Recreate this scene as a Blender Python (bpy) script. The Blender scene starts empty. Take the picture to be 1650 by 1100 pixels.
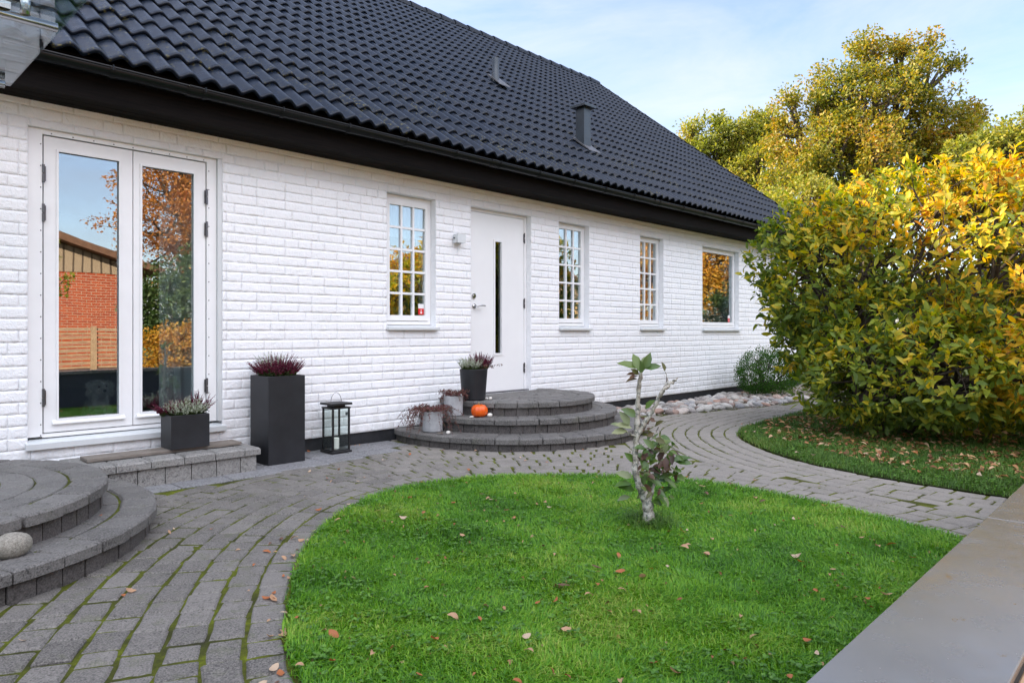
CLOUD, FILL_CLOUD, SKYS, SUNE, EXPO = 3.0, 12.5, .12, 5.0, 1.62
import bpy, math, random
import numpy as np
from mathutils import Vector, Matrix
random.seed(7); rng = np.random.default_rng(11)
S = bpy.context.scene; COL = S.collection; R = math.radians; PI = math.pi
CAMP = (0.0, -5.5, 1.05)

# ------------------------------------------------------------------ materials
MATS = {}
class NT:
    def __init__(s, name):
        s.m = bpy.data.materials.new(name); s.m.use_nodes = True
        s.t = s.m.node_tree; s.t.nodes.clear()
        s.out = s.n('ShaderNodeOutputMaterial'); MATS[name] = s.m
    def n(s, typ, **kw):
        nd = s.t.nodes.new(typ)
        for k, v in kw.items(): setattr(nd, k, v)
        return nd
    def l(s, a, b): s.t.links.new(a, b)
    def set(s, sock, v):
        if isinstance(v, bpy.types.NodeSocket): s.l(v, sock)
        elif isinstance(v, (tuple, list)) and len(v) == 3 and sock.type == 'RGBA': sock.default_value = (*v, 1)
        else: sock.default_value = v
    def coord(s, scale=(1, 1, 1), kind='Object'):
        tc = s.n('ShaderNodeTexCoord'); mp = s.n('ShaderNodeMapping'); s.l(tc.outputs[kind], mp.inputs[0])
        mp.inputs['Scale'].default_value = scale if isinstance(scale, tuple) else (scale,)*3
        return mp.outputs[0]
    def noise(s, scale, detail=4, rough=.6, vec=None, dist=0):
        nd = s.n('ShaderNodeTexNoise'); nd.inputs['Scale'].default_value = scale
        nd.inputs['Detail'].default_value = detail; nd.inputs['Roughness'].default_value = rough
        nd.inputs['Distortion'].default_value = dist
        s.l(vec if vec is not None else s.coord(), nd.inputs['Vector']); return nd.outputs['Fac']
    def ramp(s, f, pts):
        r = s.n('ShaderNodeValToRGB'); s.l(f, r.inputs[0]); e = r.color_ramp.elements
        while len(e) < len(pts): e.new(.5)
        for el, (p, c) in zip(e, pts):
            el.position = p; el.color = (*c, 1) if isinstance(c, (tuple, list)) else (c, c, c, 1)
        return r.outputs[0]
    def mix(s, f, a, b, mode='MIX'):
        m = s.n('ShaderNodeMix', data_type='RGBA', blend_type=mode)
        s.set(m.inputs[0], f); s.set(m.inputs[6], a); s.set(m.inputs[7], b); return m.outputs[2]
    def math(s, op, a, b=0.0):
        m = s.n('ShaderNodeMath', operation=op); s.set(m.inputs[0], a); s.set(m.inputs[1], b); return m.outputs[0]
    def bump(s, h, strength=.3, dist=.01, prev=None):
        b = s.n('ShaderNodeBump'); b.inputs['Strength'].default_value = strength; b.inputs['Distance'].default_value = dist
        s.l(h, b.inputs['Height'])
        if prev is not None: s.l(prev, b.inputs['Normal'])
        return b.outputs[0]
    def island(s): return s.n('ShaderNodeNewGeometry').outputs['Random Per Island']
    def bsdf(s, base, rough=.6, metal=0, spec=.5, normal=None, coat=0, alpha=1):
        b = s.n('ShaderNodeBsdfPrincipled'); s.set(b.inputs['Base Color'], base); s.set(b.inputs['Roughness'], rough)
        b.inputs['Metallic'].default_value = metal; b.inputs['Specular IOR Level'].default_value = spec
        b.inputs['Coat Weight'].default_value = coat
        if normal is not None: s.l(normal, b.inputs['Normal'])
        s.l(b.outputs[0], s.out.inputs[0]); return b

def simple(name, base, rough=.6, metal=0, spec=.5, nscale=None, var=.15, bump=.1, bdist=.004, coat=0):
    t = NT(name)
    if nscale:
        f = t.noise(nscale, 5, .65)
        lo = tuple(c*(1-var) for c in base); hi = tuple(min(1, c*(1+var)) for c in base)
        c = t.ramp(f, [(.3, lo), (.7, hi)]); nm = t.bump(t.noise(nscale*4, 4), bump, bdist)
        t.bsdf(c, rough, metal, spec, nm, coat)
    else: t.bsdf(base, rough, metal, spec, None, coat)
    return t.m

def leafmat(name, cols, trans=.35, rough=.5, spec=.4, scale=None, tint=None, tpos=None):
    """cols: list of albedo stops spread by a random value for each leaf; scale adds patches of colour through the crown"""
    t = NT(name); f = t.island()
    if scale:
        g = t.noise(scale, 2, .5); f = t.math('ADD', t.math('MULTIPLY', f, .55), t.math('MULTIPLY', t.math('SUBTRACT', g, .28), 1.05))
    if tpos:   # leaves turn colour towards one side, with sunlight on that side painted in
        sx = t.n('ShaderNodeSeparateXYZ'); t.l(t.coord(), sx.inputs[0])
        f = t.math('ADD', f, t.math('MULTIPLY', sx.outputs[2], tpos[2])); f = t.math('ADD', f, t.math('ADD', t.math('MULTIPLY', sx.outputs[1], tpos[1]), t.math('MULTIPLY', sx.outputs[0], tpos[0])))
        f = t.math('ADD', f, tpos[3])
    n = len(cols); c = t.ramp(f, [(i/(n-1)*.9+.05, cc) for i, cc in enumerate(cols)])
    b = t.n('ShaderNodeBsdfPrincipled'); t.l(c, b.inputs['Base Color']); b.inputs['Roughness'].default_value = rough
    b.inputs['Specular IOR Level'].default_value = spec
    tr = t.n('ShaderNodeBsdfTranslucent'); hs = t.n('ShaderNodeHueSaturation'); hs.inputs['Value'].default_value = 1.5; hs.inputs['Saturation'].default_value = 1.1
    t.l(c, hs.inputs['Color']); t.l(hs.outputs[0], tr.inputs[0])
    mx = t.n('ShaderNodeMixShader'); mx.inputs[0].default_value = trans
    t.l(b.outputs[0], mx.inputs[1]); t.l(tr.outputs[0], mx.inputs[2]); t.l(mx.outputs[0], t.out.inputs[0])
    return t.m

def glassmat(name, refl=.3, tint=(.9, .95, .95), wob=.0):
    t = NT(name); tr = t.n('ShaderNodeBsdfTransparent'); tr.inputs[0].default_value = (*tint, 1)
    gl = t.n('ShaderNodeBsdfGlossy'); gl.inputs['Roughness'].default_value = .0; gl.inputs[0].default_value = (.95, .97, 1, 1)
    if wob: t.l(t.bump(t.noise(2.2, 1, .3), wob, .02), gl.inputs['Normal'])
    fr = t.n('ShaderNodeLayerWeight'); fr.inputs[0].default_value = .5
    f = t.math('ADD', t.math('MULTIPLY', t.math('POWER', fr.outputs['Facing'], 4.5), 1-refl), refl)
    mx = t.n('ShaderNodeMixShader'); t.l(f, mx.inputs[0]); t.l(tr.outputs[0], mx.inputs[1]); t.l(gl.outputs[0], mx.inputs[2])
    t.l(mx.outputs[0], t.out.inputs[0]); return t.m

# ------------------------------------------------------------------ object helpers
def props(o, label=None, cat=None, group=None, kind=None):
    if label: o['label'] = label
    if cat: o['category'] = cat
    if group: o['group'] = group
    if kind: o['kind'] = kind
    return o
ORG = {}
def thing(name, label, cat, loc=(0, 0, 0), group=None):
    o = bpy.data.objects.new(name, None); COL.objects.link(o); o.location = loc; o.empty_display_size = .1
    ORG[o.name] = Vector(loc); return props(o, label, cat, group)
def link(name, me, m, parent=None, loc=None, smooth=False):
    me.name = name; o = bpy.data.objects.new(name, me); COL.objects.link(o)
    if m is not None: me.materials.append(m)
    org = Vector((0, 0, 0))
    if parent is not None:
        o.parent = parent; org = ORG[parent.name]; ORG[o.name] = org
    elif loc is not None:
        org = Vector(loc); o.location = org; ORG[o.name] = org
    else: ORG[o.name] = org
    if org.length > 0: me.transform(Matrix.Translation(-org))
    if smooth: me.polygons.foreach_set('use_smooth', np.ones(len(me.polygons), bool))
    return o
def npmesh(V, faces):
    """V (n,3); faces: list of integer arrays (k, verts per face)"""
    V = np.asarray(V, np.float32); me = bpy.data.meshes.new('m'); me.vertices.add(len(V)); me.vertices.foreach_set('co', V.ravel())
    faces = [np.asarray(f, np.int32) for f in faces if len(f)]
    nl = sum(f.size for f in faces); me.loops.add(nl); me.loops.foreach_set('vertex_index', np.concatenate([f.ravel() for f in faces]))
    tot = np.concatenate([np.full(len(f), f.shape[1], np.int32) for f in faces]); me.polygons.add(len(tot))
    me.polygons.foreach_set('loop_start', np.concatenate([[0], np.cumsum(tot)[:-1]]).astype(np.int32))
    me.update(calc_edges=True); me.validate(); return me
class MB:
    """collects simple shapes into one mesh"""
    def __init__(s): s.v = []; s.f = []
    def add(s, vs, fs):
        b = len(s.v); s.v += [tuple(x) for x in vs]; s.f += [tuple(i+b for i in f) for f in fs]; return s
    def box(s, x0, x1, y0, y1, z0, z1):
        if x0 > x1: x0, x1 = x1, x0
        if y0 > y1: y0, y1 = y1, y0
        if z0 > z1: z0, z1 = z1, z0
        return s.add([(x0,y0,z0),(x1,y0,z0),(x1,y1,z0),(x0,y1,z0),(x0,y0,z1),(x1,y0,z1),(x1,y1,z1),(x0,y1,z1)],
                     [(0,3,2,1),(4,5,6,7),(0,1,5,4),(1,2,6,5),(2,3,7,6),(3,0,4,7)])
    def bbox(s, x0, x1, y0, y1, z0, z1, b=.004):
        """box with its upper edges bevelled"""
        return s.prism([(x0, y0), (x1, y0), (x1, y1), (x0, y1)], z0, z1, b)
    def prism(s, poly, z0, z1, b=0.0, dz=None, wob=0.0):
        """upright prism on a convex ccw outline, upper edge bevelled by b"""
        n = len(poly); cx = sum(p[0] for p in poly)/n; cy = sum(p[1] for p in poly)/n
        tp = [z1]*n if dz is None else [z1+d for d in dz]
        vs = [(x, y, z0) for x, y in poly]
        if b <= 0:
            vs += [(p[0], p[1], tp[i]) for i, p in enumerate(poly)]
            fs = [tuple(range(n))[::-1], tuple(range(n, 2*n))]+[(i, (i+1) % n, n+(i+1) % n, n+i) for i in range(n)]
            return s.add(vs, fs)
        vs += [(p[0], p[1], tp[i]-b) for i, p in enumerate(poly)]
        for i, p in enumerate(poly):
            a = poly[i-1]; c = poly[(i+1) % n]
            e1 = Vector((p[0]-a[0], p[1]-a[1])).normalized(); e2 = Vector((c[0]-p[0], c[1]-p[1])).normalized()
            nrm = Vector((-e1.y-e2.y, e1.x+e2.x)); 
            if nrm.length > 1e-6: nrm.normalize()
            k = b/max(.4, math.cos(math.acos(max(-1, min(1, e1.dot(e2))))/2))
            j = random.uniform(-wob, wob)
            vs.append((p[0]+nrm.x*(k+j), p[1]+nrm.y*(k+j), tp[i]))
        fs = [tuple(range(n))[::-1], tuple(range(2*n, 3*n))]
        for i in range(n):
            j = (i+1) % n; fs += [(i, j, n+j, n+i), (n+i, n+j, 2*n+j, 2*n+i)]
        return s.add(vs, fs)
    def tube(s, pts, rad, seg=8, cap=True):
        pts = [Vector(p) for p in pts]; rad = rad if isinstance(rad, (list, tuple)) else [rad]*len(pts)
        b = len(s.v); prev = None
        for i, p in enumerate(pts):
            d = (pts[min(i+1, len(pts)-1)]-pts[max(i-1, 0)]).normalized()
            if prev is None: u = d.orthogonal().normalized()
            else: u = (prev-d*prev.dot(d)).normalized()
            prev = u; w = d.cross(u)
            for k in range(seg):
                a = 2*PI*k/seg; q = p+(u*math.cos(a)+w*math.sin(a))*rad[i]; s.v.append(tuple(q))
        for i in range(len(pts)-1):
            for k in range(seg):
                k2 = (k+1) % seg; s.f.append((b+i*seg+k, b+i*seg+k2, b+(i+1)*seg+k2, b+(i+1)*seg+k))
        if cap:
            s.f.append(tuple(b+k for k in range(seg))[::-1]); s.f.append(tuple(b+(len(pts)-1)*seg+k for k in range(seg)))
        return s
    def lathe(s, prof, cx, cy, seg=24, rib=None):
        b = len(s.v)
        for (r, z) in prof:
            for k in range(seg):
                a = 2*PI*k/seg; q = r*(1 if rib is None else rib(a)); s.v.append((cx+q*math.cos(a), cy+q*math.sin(a), z))
        for i in range(len(prof)-1):
            for k in range(seg):
                k2 = (k+1) % seg; s.f.append((b+i*seg+k, b+i*seg+k2, b+(i+1)*seg+k2, b+(i+1)*seg+k))
        return s
    def build(s, name, m, parent=None, loc=None, smooth=False):
        me = bpy.data.meshes.new(name); me.from_pydata(s.v, [], s.f); me.update()
        return link(name, me, m, parent, loc, smooth)
def copy_tree(o, parent=None):
    c = o.copy(); COL.objects.link(c); c.parent = parent if parent is not None else o.parent
    ORG[c.name] = ORG.get(o.name, Vector((0, 0, 0)))
    for ch in list(o.children): copy_tree(ch, c)
    return c

def unit(a): return a/np.maximum(np.linalg.norm(a, axis=-1, keepdims=True), 1e-9)
def vnoise(P, s=1.0, seed=0):
    """cheap smooth noise about 0, roughly -1..1"""
    r = np.random.default_rng(seed); out = np.zeros(len(P))
    for k in range(7):
        d = r.normal(size=3)*s*(1+.35*k); ph = r.uniform(0, 6.28); out += np.sin(P@d+ph)/(1+.25*k)
    return out/3.0
def leaves(C, D, N, L, W, fold=.25, curl=.15, detail=True):
    """C base points, D axis, N normal; returns (V, faces)"""
    n = len(C); D = unit(D); Sd = unit(np.cross(D, N)); N = np.cross(Sd, D)
    L = np.broadcast_to(L, n)[:, None]; W = np.broadcast_to(W, n)[:, None]; cu = (np.broadcast_to(curl, n))[:, None]
    def pt(a, w, h): return C+D*L*a+Sd*W*w*.5+N*(W*h-L*cu*a*a)
    if detail:
        P = [pt(0, 0, 0), pt(.42, 0, 0), pt(.76, 0, 0), pt(1, 0, 0), pt(.36, 1, fold), pt(.72, .78, fold*.8), pt(.36, -1, fold), pt(.72, -.78, fold*.8)]
        V = np.stack(P, 1).reshape(-1, 3); b = (np.arange(n)*8)[:, None]
        tri = np.concatenate([b+[0, 4, 1], b+[0, 1, 6], b+[5, 3, 2], b+[2, 3, 7]]); quad = np.concatenate([b+[4, 5, 2, 1], b+[1, 2, 7, 6]])
        return V, [tri, quad]
    P = [pt(0, 0, 0), pt(.5, 1, fold), pt(1, 0, 0), pt(.5, -1, fold)]
    V = np.stack(P, 1).reshape(-1, 3); b = (np.arange(n)*4)[:, None]
    return V, [np.concatenate([b+[0, 1, 2], b+[0, 2, 3]])]
def rdir(n, up=0.0, r=None):
    v = (r or rng).normal(size=(n, 3)); v = unit(v); v[:, 2] += up; return unit(v)
def inpoly(P, poly):
    poly = np.asarray(poly); x, y = P[:, 0], P[:, 1]; ins = np.zeros(len(P), bool); j = len(poly)-1
    for i in range(len(poly)):
        xi, yi = poly[i]; xj, yj = poly[j]
        c = ((yi > y) != (yj > y)) & (x < (xj-xi)*(y-yi)/(yj-yi+1e-12)+xi); ins ^= c; j = i
    return ins
def chaikin(p, n=2, closed=True):
    p = np.asarray(p, float)
    for _ in range(n):
        q = np.roll(p, -1, 0) if closed else p[1:]; a = p if closed else p[:-1]
        r = np.empty((2*len(a), 2)); r[0::2] = a*.75+q*.25; r[1::2] = a*.25+q*.75
        if not closed: r = np.vstack([p[:1], r, p[-1:]])
        p = r
    return p

# palettes and materials
white = NT('white_painted_brick')
_n = white.bump(white.noise(34, 3, .6, None, 1.2), .7, .010); _n = white.bump(white.noise(110, 4, .7), .6, .003, _n)
_sx = white.n('ShaderNodeSeparateXYZ'); white.l(white.coord(), _sx.inputs[0])
_c = white.ramp(white.noise(3.2, 5, .6), [(.3, (.82, .835, .85)), (.7, (.87, .88, .895))])
_dirt = white.math('MULTIPLY', white.ramp(white.noise(26, 4, .75), [(.55, 0.0), (.75, 1.0)]), white.ramp(white.noise(1.7, 3, .6), [(.45, 0.0), (.7, .35)]))
_c = white.mix(_dirt, _c, (.55, .53, .49))
_mr = white.n('ShaderNodeMapRange'); white.l(_sx.outputs[2], _mr.inputs[0]); _mr.inputs[1].default_value = .10; _mr.inputs[2].default_value = .48; _mr.inputs[3].default_value = .55; _mr.inputs[4].default_value = 0
_c = white.mix(white.math('MULTIPLY', _mr.outputs[0], white.ramp(white.noise(9, 6, .75), [(.42, 0.), (.68, 1.)])), _c, (.42, .41, .36))
_st = white.ramp(white.noise(3, 4, .7, white.coord((9, 9, .5))), [(.60, 0.), (.78, .22)]); _c = white.mix(_st, _c, (.5, .49, .45))
white.bsdf(_c, .62, 0, .35, _n); WHITE_BRICK = white.m
PLINTH = simple('black_bitumen_plinth', (.018, .019, .022), .7, 0, .4, 9, .4, .4, .01)
WOODBLACK = NT('dark_stained_fascia_wood')
_v = WOODBLACK.coord((.6, 14, 14)); _f = WOODBLACK.noise(6, 5, .7, _v)
WOODBLACK.bsdf(WOODBLACK.ramp(_f, [(.35, (.003, .0027, .0027)), (.7, (.009, .007, .006))]), .75, 0, .08, WOODBLACK.bump(_f, .25, .004)); WOODBLACK = WOODBLACK.m
GUTTER = simple('black_coated_gutter_steel', (.004, .005, .006), .28, 0, .3, 3, .2, .02)
METAL_DARK = simple('dark_blue_grey_duct_metal', (.035, .045, .055), .35, .3, .5, 6, .2, .03)
FLASH = simple('lead_flashing', (.10, .10, .105), .45, .4, .5, 10, .3, .1)
PAINT = simple('white_window_paint', (.80, .81, .81), .35, 0, .5, 5, .03, .03, .001)
PAINT_GREY = simple('pale_grey_metal_cladding', (.62, .65, .66), .35, .1, .5, 6, .04, .03, .001)
DOORW = simple('white_door_paint', (.80, .81, .81), .3, 0, .5, 2, .03, .02, .001)
HINGE = simple('steel_hinge', (.13, .13, .14), .35, .8, .5)
CHROME = simple('brushed_steel', (.55, .55, .55), .22, 1, .5)
SCREW = simple('screw_hole', (.03, .03, .03), .6)
GLASS = glassmat('coated_window_glass', .27, (.80, .86, .86), .02)
GLASSD = glassmat('door_strip_glass', .16, (.3, .35, .35))
GLASSL = glassmat('lantern_glass', .02, (.93, .96, .95))
GLASSC = glassmat('canopy_glass', .07, (.78, .84, .85))
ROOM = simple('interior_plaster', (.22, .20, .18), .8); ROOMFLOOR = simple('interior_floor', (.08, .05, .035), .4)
CURT = leafmat('sheer_curtain', [(.75, .76, .76), (.8, .8, .8)], .45, .8)
def stonemat(name, lo, hi, sc=22, sp=True, moss=0, rough=.75, isl=.5, bump=.7):
    t = NT(name); f = t.noise(sc, 6, .7); g = t.island()
    h = t.math('ADD', t.math('MULTIPLY', f, 1-isl*.6), t.math('MULTIPLY', g, isl*.6))
    c = t.ramp(h, [(.3, lo), (.72, hi)])
    if sp:
        s2 = t.ramp(t.noise(sc*9, 2, .5), [(.35, .0), (.66, 1.0)]); c = t.mix(t.math('MULTIPLY', s2, .5), c, tuple(min(1, x*2.2) for x in hi))
        s3 = t.ramp(t.noise(sc*5.3, 2, .5), [(.3, 1.0), (.45, .0)]); c = t.mix(t.math('MULTIPLY', s3, .75), c, tuple(x*.35 for x in lo))
    w = t.ramp(t.noise(2.3, 4, .6), [(.4, 0.0), (.75, .5)]); c = t.mix(w, c, tuple(x*1.5 for x in hi))
    if name.startswith('worn'):   # pavers turn paler and more beige along x, the transition broken by noise
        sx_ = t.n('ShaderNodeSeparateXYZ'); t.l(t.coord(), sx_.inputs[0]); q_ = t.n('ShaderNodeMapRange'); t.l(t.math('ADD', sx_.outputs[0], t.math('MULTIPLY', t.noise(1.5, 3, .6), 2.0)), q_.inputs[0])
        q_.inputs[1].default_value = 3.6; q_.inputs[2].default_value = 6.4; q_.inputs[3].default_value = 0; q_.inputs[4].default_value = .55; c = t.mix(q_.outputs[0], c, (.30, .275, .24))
    if moss:
        m = t.math('MULTIPLY', t.ramp(t.noise(7, 5, .7), [(.55, 0.0), (.68, 1.0)]), moss); c = t.mix(m, c, (.07, .085, .02))
    nm = t.bump(t.noise(sc*6, 5, .75), bump, .004); nm = t.bump(f, bump*.6, .01, nm)
    t.bsdf(c, rough, 0, .4, nm); return t.m
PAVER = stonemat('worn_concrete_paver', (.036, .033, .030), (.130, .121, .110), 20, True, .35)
STEPM = stonemat('dark_split_step_stone', (.036, .034, .032), (.115, .110, .104), 16, True, .15)
RISER = stonemat('dark_riser_block', (.028, .025, .024), (.075, .068, .064), 14, True, .1)
SLAB = stonemat('smooth_concrete_slab', (.085, .086, .09), (.16, .16, .165), 9, True, .2, isl=.4)
PLATF = stonemat('grey_concrete_block', (.085, .082, .078), (.18, .175, .165), 12, True, .1)
JOINT = NT('mossy_joint_sand'); _f = JOINT.noise(5, 5, .7)
_c = JOINT.ramp(_f, [(.32, (.035, .032, .022)), (.46, (.09, .10, .016)), (.68, (.20, .24, .012))]); _c = JOINT.mix(JOINT.noise(60, 3, .7), _c, (.03, .035, .012))
JOINT.bsdf(_c, .95, 0, .1, JOINT.bump(JOINT.noise(90, 4, .8), 1, .008)); JOINT = JOINT.m
SOILM = simple('dark_soil', (.035, .026, .018), .95, 0, .1, 20, .5, 1, .01)
DRYWOOD = NT('weathered_plank'); _v = DRYWOOD.coord((1.5, 22, 22)); _f = DRYWOOD.noise(5, 5, .7, _v)
DRYWOOD.bsdf(DRYWOOD.ramp(_f, [(.3, (.10, .085, .07)), (.7, (.26, .23, .20))]), .8, 0, .2, DRYWOOD.bump(_f, .4, .004)); DRYWOOD = DRYWOOD.m
CHARC = simple('charcoal_fibre_planter', (.014, .015, .018), .5, 0, .4, 5, .35, .1, .002)
CEMENT = simple('pale_cement_pot', (.36, .37, .38), .8, 0, .3, 18, .2, .3, .003)
BLACKMET = simple('black_lantern_metal', (.012, .012, .013), .45, .2, .5, 12, .4, .1, .001)
# ------------------------------------------------------------------ the house
house = thing('house', 'long white painted brick house with black tiled roof along the paved garden path', 'house', (6.5, 0, 0))
XL, XR = -7.8, 13.8; ZP = .11; ZS = 2.58; CH = .0784
OPEN = [(1.05, 2.34, .31, 2.41), (3.92, 4.52, 1.09, 2.385), (5.005, 5.95, .36, 2.385), (6.45, 7.04, 1.09, 2.385),
        (8.19, 8.79, 1.09, 2.385), (9.92, 11.15, 1.08, 2.385), (-.45, .52, .30, 2.40)]
OPEN.sort()
def cutrect(r, holes):
    out = [r]
    for (a, b, c, d) in holes:
        nxt = []
        for (x0, x1, z0, z1) in out:
            if b <= x0 or a >= x1 or d <= z0 or c >= z1: nxt.append((x0, x1, z0, z1)); continue
            if x0 < a: nxt.append((x0, a, z0, z1))
            if x1 > b: nxt.append((b, x1, z0, z1))
            xa, xb = max(x0, a), min(x1, b)
            if z0 < c: nxt.append((xa, xb, z0, c))
            if z1 > d: nxt.append((xa, xb, d, z1))
        out = nxt
    return out
def brick_patches():
    r = random.Random(3); Vs = []; Q = []; off = 0; J = .0008
    nz = int(round((ZS+.02-ZP)/CH))+1
    for k in range(nz):
        z0 = ZP+k*CH; z1 = min(z0+CH, ZS+.03)
        if z1-z0 < .02: continue
        x = XL-r.choice([0, .065, .125, .19])-.01
        while x < XR:
            w = .25 if r.random() < .8 else .125
            a, b = max(x, XL), min(x+w, XR); x += w
            if b-a < .02: continue
            for (p, q, s, t) in cutrect((a, b, z0, z1), OPEN):
                if q-p < .012 or t-s < .012: continue
                e = .0035
                n = max(2, int((q-p)/.016)); m = 4 if t-s > .04 else 1
                xs = np.concatenate([[p+J], np.linspace(p+J+e*.6, q-J-e*.6, n+1), [q-J]])
                zs = np.concatenate([[s+J], np.linspace(s+J+e*.6, t-J-e*.6, m+1), [t-J]])
                X, Z = np.meshgrid(xs, zs); Y = np.full(X.shape, .0024)
                base = r.uniform(-.0004, .0014); tx = r.uniform(-.015, .015)
                inn = base-.0027*rng.random((m+1, n+1))+(X[1:-1, 1:-1]-(p+q)/2)*tx*.3
                Y[1:-1, 1:-1] = inn
                jx = rng.uniform(-.0010, .0010, X.shape); jz = rng.uniform(-.0010, .0010, X.shape)
                X = X+jx; Z = Z+jz
                V = np.stack([X, Y, Z], -1).reshape(-1, 3); c = X.shape[1]; rws = X.shape[0]
                i = np.arange(rws-1)[:, None]*c+np.arange(c-1)[None]; i = i.ravel()+off
                Q.append(np.stack([i, i+1, i+c+1, i+c], 1)); Vs.append(V); off += len(V)
    return np.concatenate(Vs), [np.concatenate(Q)]
V, Fq = brick_patches()
bw = link('brick_wall', npmesh(V, Fq), WHITE_BRICK, house, smooth=True)
core = MB(); xs = [XL]
for (a, b, c, d) in OPEN: xs += [a, b]
xs.append(XR); T = .28
for i in range(len(xs)-1):
    a, b = xs[i], xs[i+1]
    if i % 2 == 0: core.box(a, b, .0035, T, ZP, ZS+.04)
    else:
        _, _, c, d = OPEN[i//2]; core.box(a, b, .0035, T, ZP, c); core.box(a, b, .0035, T, d, ZS+.04)
core.box(XL, XL+.25, T, 10.3, ZP, ZS+.2); core.box(XR-.25, XR, T, 10.3, ZP, ZS+.2); core.box(XL+.25, XR-.25, 10.05, 10.3, ZP, ZS+.2)
for gx in (XL, XR-.25):   # gable triangles
    core.add([(gx, -.0, ZS+.2), (gx, 10.3, ZS+.2), (gx, 5.28, 7.0), (gx+.25, -.0, ZS+.2), (gx+.25, 10.3, ZS+.2), (gx+.25, 5.28, 7.0)],
             [(0, 1, 2), (3, 5, 4), (0, 3, 4, 1), (1, 4, 5, 2), (2, 5, 3, 0)])
core.build('wall_core', WHITE_BRICK, house)
pl = MB(); pl.box(XL, XR, .018, .4, -.3, ZP-.001); pl.box(XL, XL+.3, .4, 10.28, -.3, ZP-.001); pl.box(XR-.3, XR-.02, .4, 10.28, -.3, ZP-.001)
pl.build('plinth', PLINTH, house)
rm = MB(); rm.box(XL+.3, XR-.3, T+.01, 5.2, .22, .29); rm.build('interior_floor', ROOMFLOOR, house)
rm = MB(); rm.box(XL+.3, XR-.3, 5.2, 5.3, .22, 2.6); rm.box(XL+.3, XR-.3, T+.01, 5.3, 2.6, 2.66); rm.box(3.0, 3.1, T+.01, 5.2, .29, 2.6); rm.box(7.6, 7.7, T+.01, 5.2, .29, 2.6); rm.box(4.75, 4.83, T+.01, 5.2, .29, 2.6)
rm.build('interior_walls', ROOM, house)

# roof ------------------------------------------------------------
TK = .79; PA = math.atan(TK); EY, EZ = -.37, 2.825; RX0, RX1 = -8.1, 14.1; RIDGE = 5.28
def roof_pt(x, s, h): return (x, EY+s*math.cos(PA)-h*math.sin(PA), EZ+s*math.sin(PA)+h*math.cos(PA))
def tiles(detail=12, sgn=1):
    SL = (RIDGE-EY)/math.cos(PA); CO = .335; nr = int(SL/CO)+1; WV = .15; nw = int((RX1-RX0)/WV)
    xs = np.linspace(RX0, RX0+nw*WV, nw*detail+1); ph = (xs-RX0)/WV*2*PI
    sh = (.5+.5*np.cos(ph))**.72*.038+.003*np.cos(ph-.9)
    tile_id = ((xs-RX0)/.30+1e-6).astype(int)
    Vs = []; Q = []; off = 0; r = np.random.default_rng(5)
    for i in range(nr):
        jit = r.normal(0, .0022, tile_id.max()+2)[tile_id]; js = r.normal(0, .003, tile_id.max()+2)[tile_id]
        s0 = i*CO; s1 = min((i+1)*CO+.05, SL)
        rows = [(s0+.006, -.027), (s0, -.010), (s0+.002, -.001), (s0+.012, .004), (s0+.04, .0035), (s1, 0)]
        lift = .030
        for (s, dh) in rows:
            t = (s-s0)/(s1-s0); h = sh+lift*(1-t)+dh+jit*(1-t); ss = s+js
            V = np.stack([xs, EY+ss*math.cos(PA)-h*math.sin(PA), EZ+ss*math.sin(PA)+h*math.cos(PA)], 1)
            if sgn < 0: V[:, 1] = 2*RIDGE-V[:, 1]
            Vs.append(V)
        n = len(xs); m = len(rows)
        a = (np.arange(m-1)[:, None]*n+np.arange(n-1)[None]).ravel()+off
        Q.append(np.stack([a, a+1, a+n+1, a+n], 1) if sgn > 0 else np.stack([a, a+n, a+n+1, a+1], 1)); off += m*n
    return np.concatenate(Vs), [np.concatenate(Q)]
t = NT('black_blue_glazed_roof_tile'); f = t.noise(4, 4, .6)
c = t.ramp(f, [(.3, (.004, .008, .016)), (.75, (.009, .015, .028))])
c = t.mix(t.ramp(t.noise(45, 3, .6), [(.5, 0.), (.8, .5)]), c, (.010, .011, .013))
# lichen sits on the lowest courses
sx = t.n('ShaderNodeSeparateXYZ'); t.l(t.coord(), sx.inputs[0])
mr = t.n('ShaderNodeMapRange'); t.l(sx.outputs[2], mr.inputs[0]); mr.inputs[1].default_value = 2.8; mr.inputs[2].default_value = 4.4; mr.inputs[3].default_value = 1; mr.inputs[4].default_value = .12
sp = t.ramp(t.noise(30, 4, .8), [(.57, 0.), (.62, 1.)]); sp2 = t.ramp(t.noise(1.5, 3, .6), [(.42, 0.), (.62, 1.)])
c = t.mix(t.math('MULTIPLY', t.math('MULTIPLY', sp, sp2), mr.outputs[0]), c, (.20, .17, .045))
wn = t.n('ShaderNodeTexWhiteNoise', noise_dimensions='2D'); cmb = t.n('ShaderNodeCombineXYZ'); t.l(t.math('FLOOR', t.math('DIVIDE', t.math('ADD', sx.outputs[0], 14.6), .30)), cmb.inputs[0]); t.l(t.math('FLOOR', t.math('DIVIDE', t.math('SUBTRACT', sx.outputs[2], 2.80), .2077)), cmb.inputs[1]); t.l(cmb.outputs[0], wn.inputs[0])
c = t.mix(t.math('MULTIPLY', wn.outputs[0], .75), c, (.012, .016, .025)); c = t.mix(t.ramp(t.noise(2.2, 5, .7), [(.5, 0.), (.75, .35)]), c, (.018, .019, .022))
t.bsdf(c, t.ramp(t.noise(12, 3, .6), [(.3, .25), (.7, .36)]), 0, .18, t.bump(t.noise(120, 3, .6), .12, .002)); TILE = t.m
V, Fq = tiles(); roof = link('roof', npmesh(V, Fq), TILE, house, smooth=True)
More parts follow.
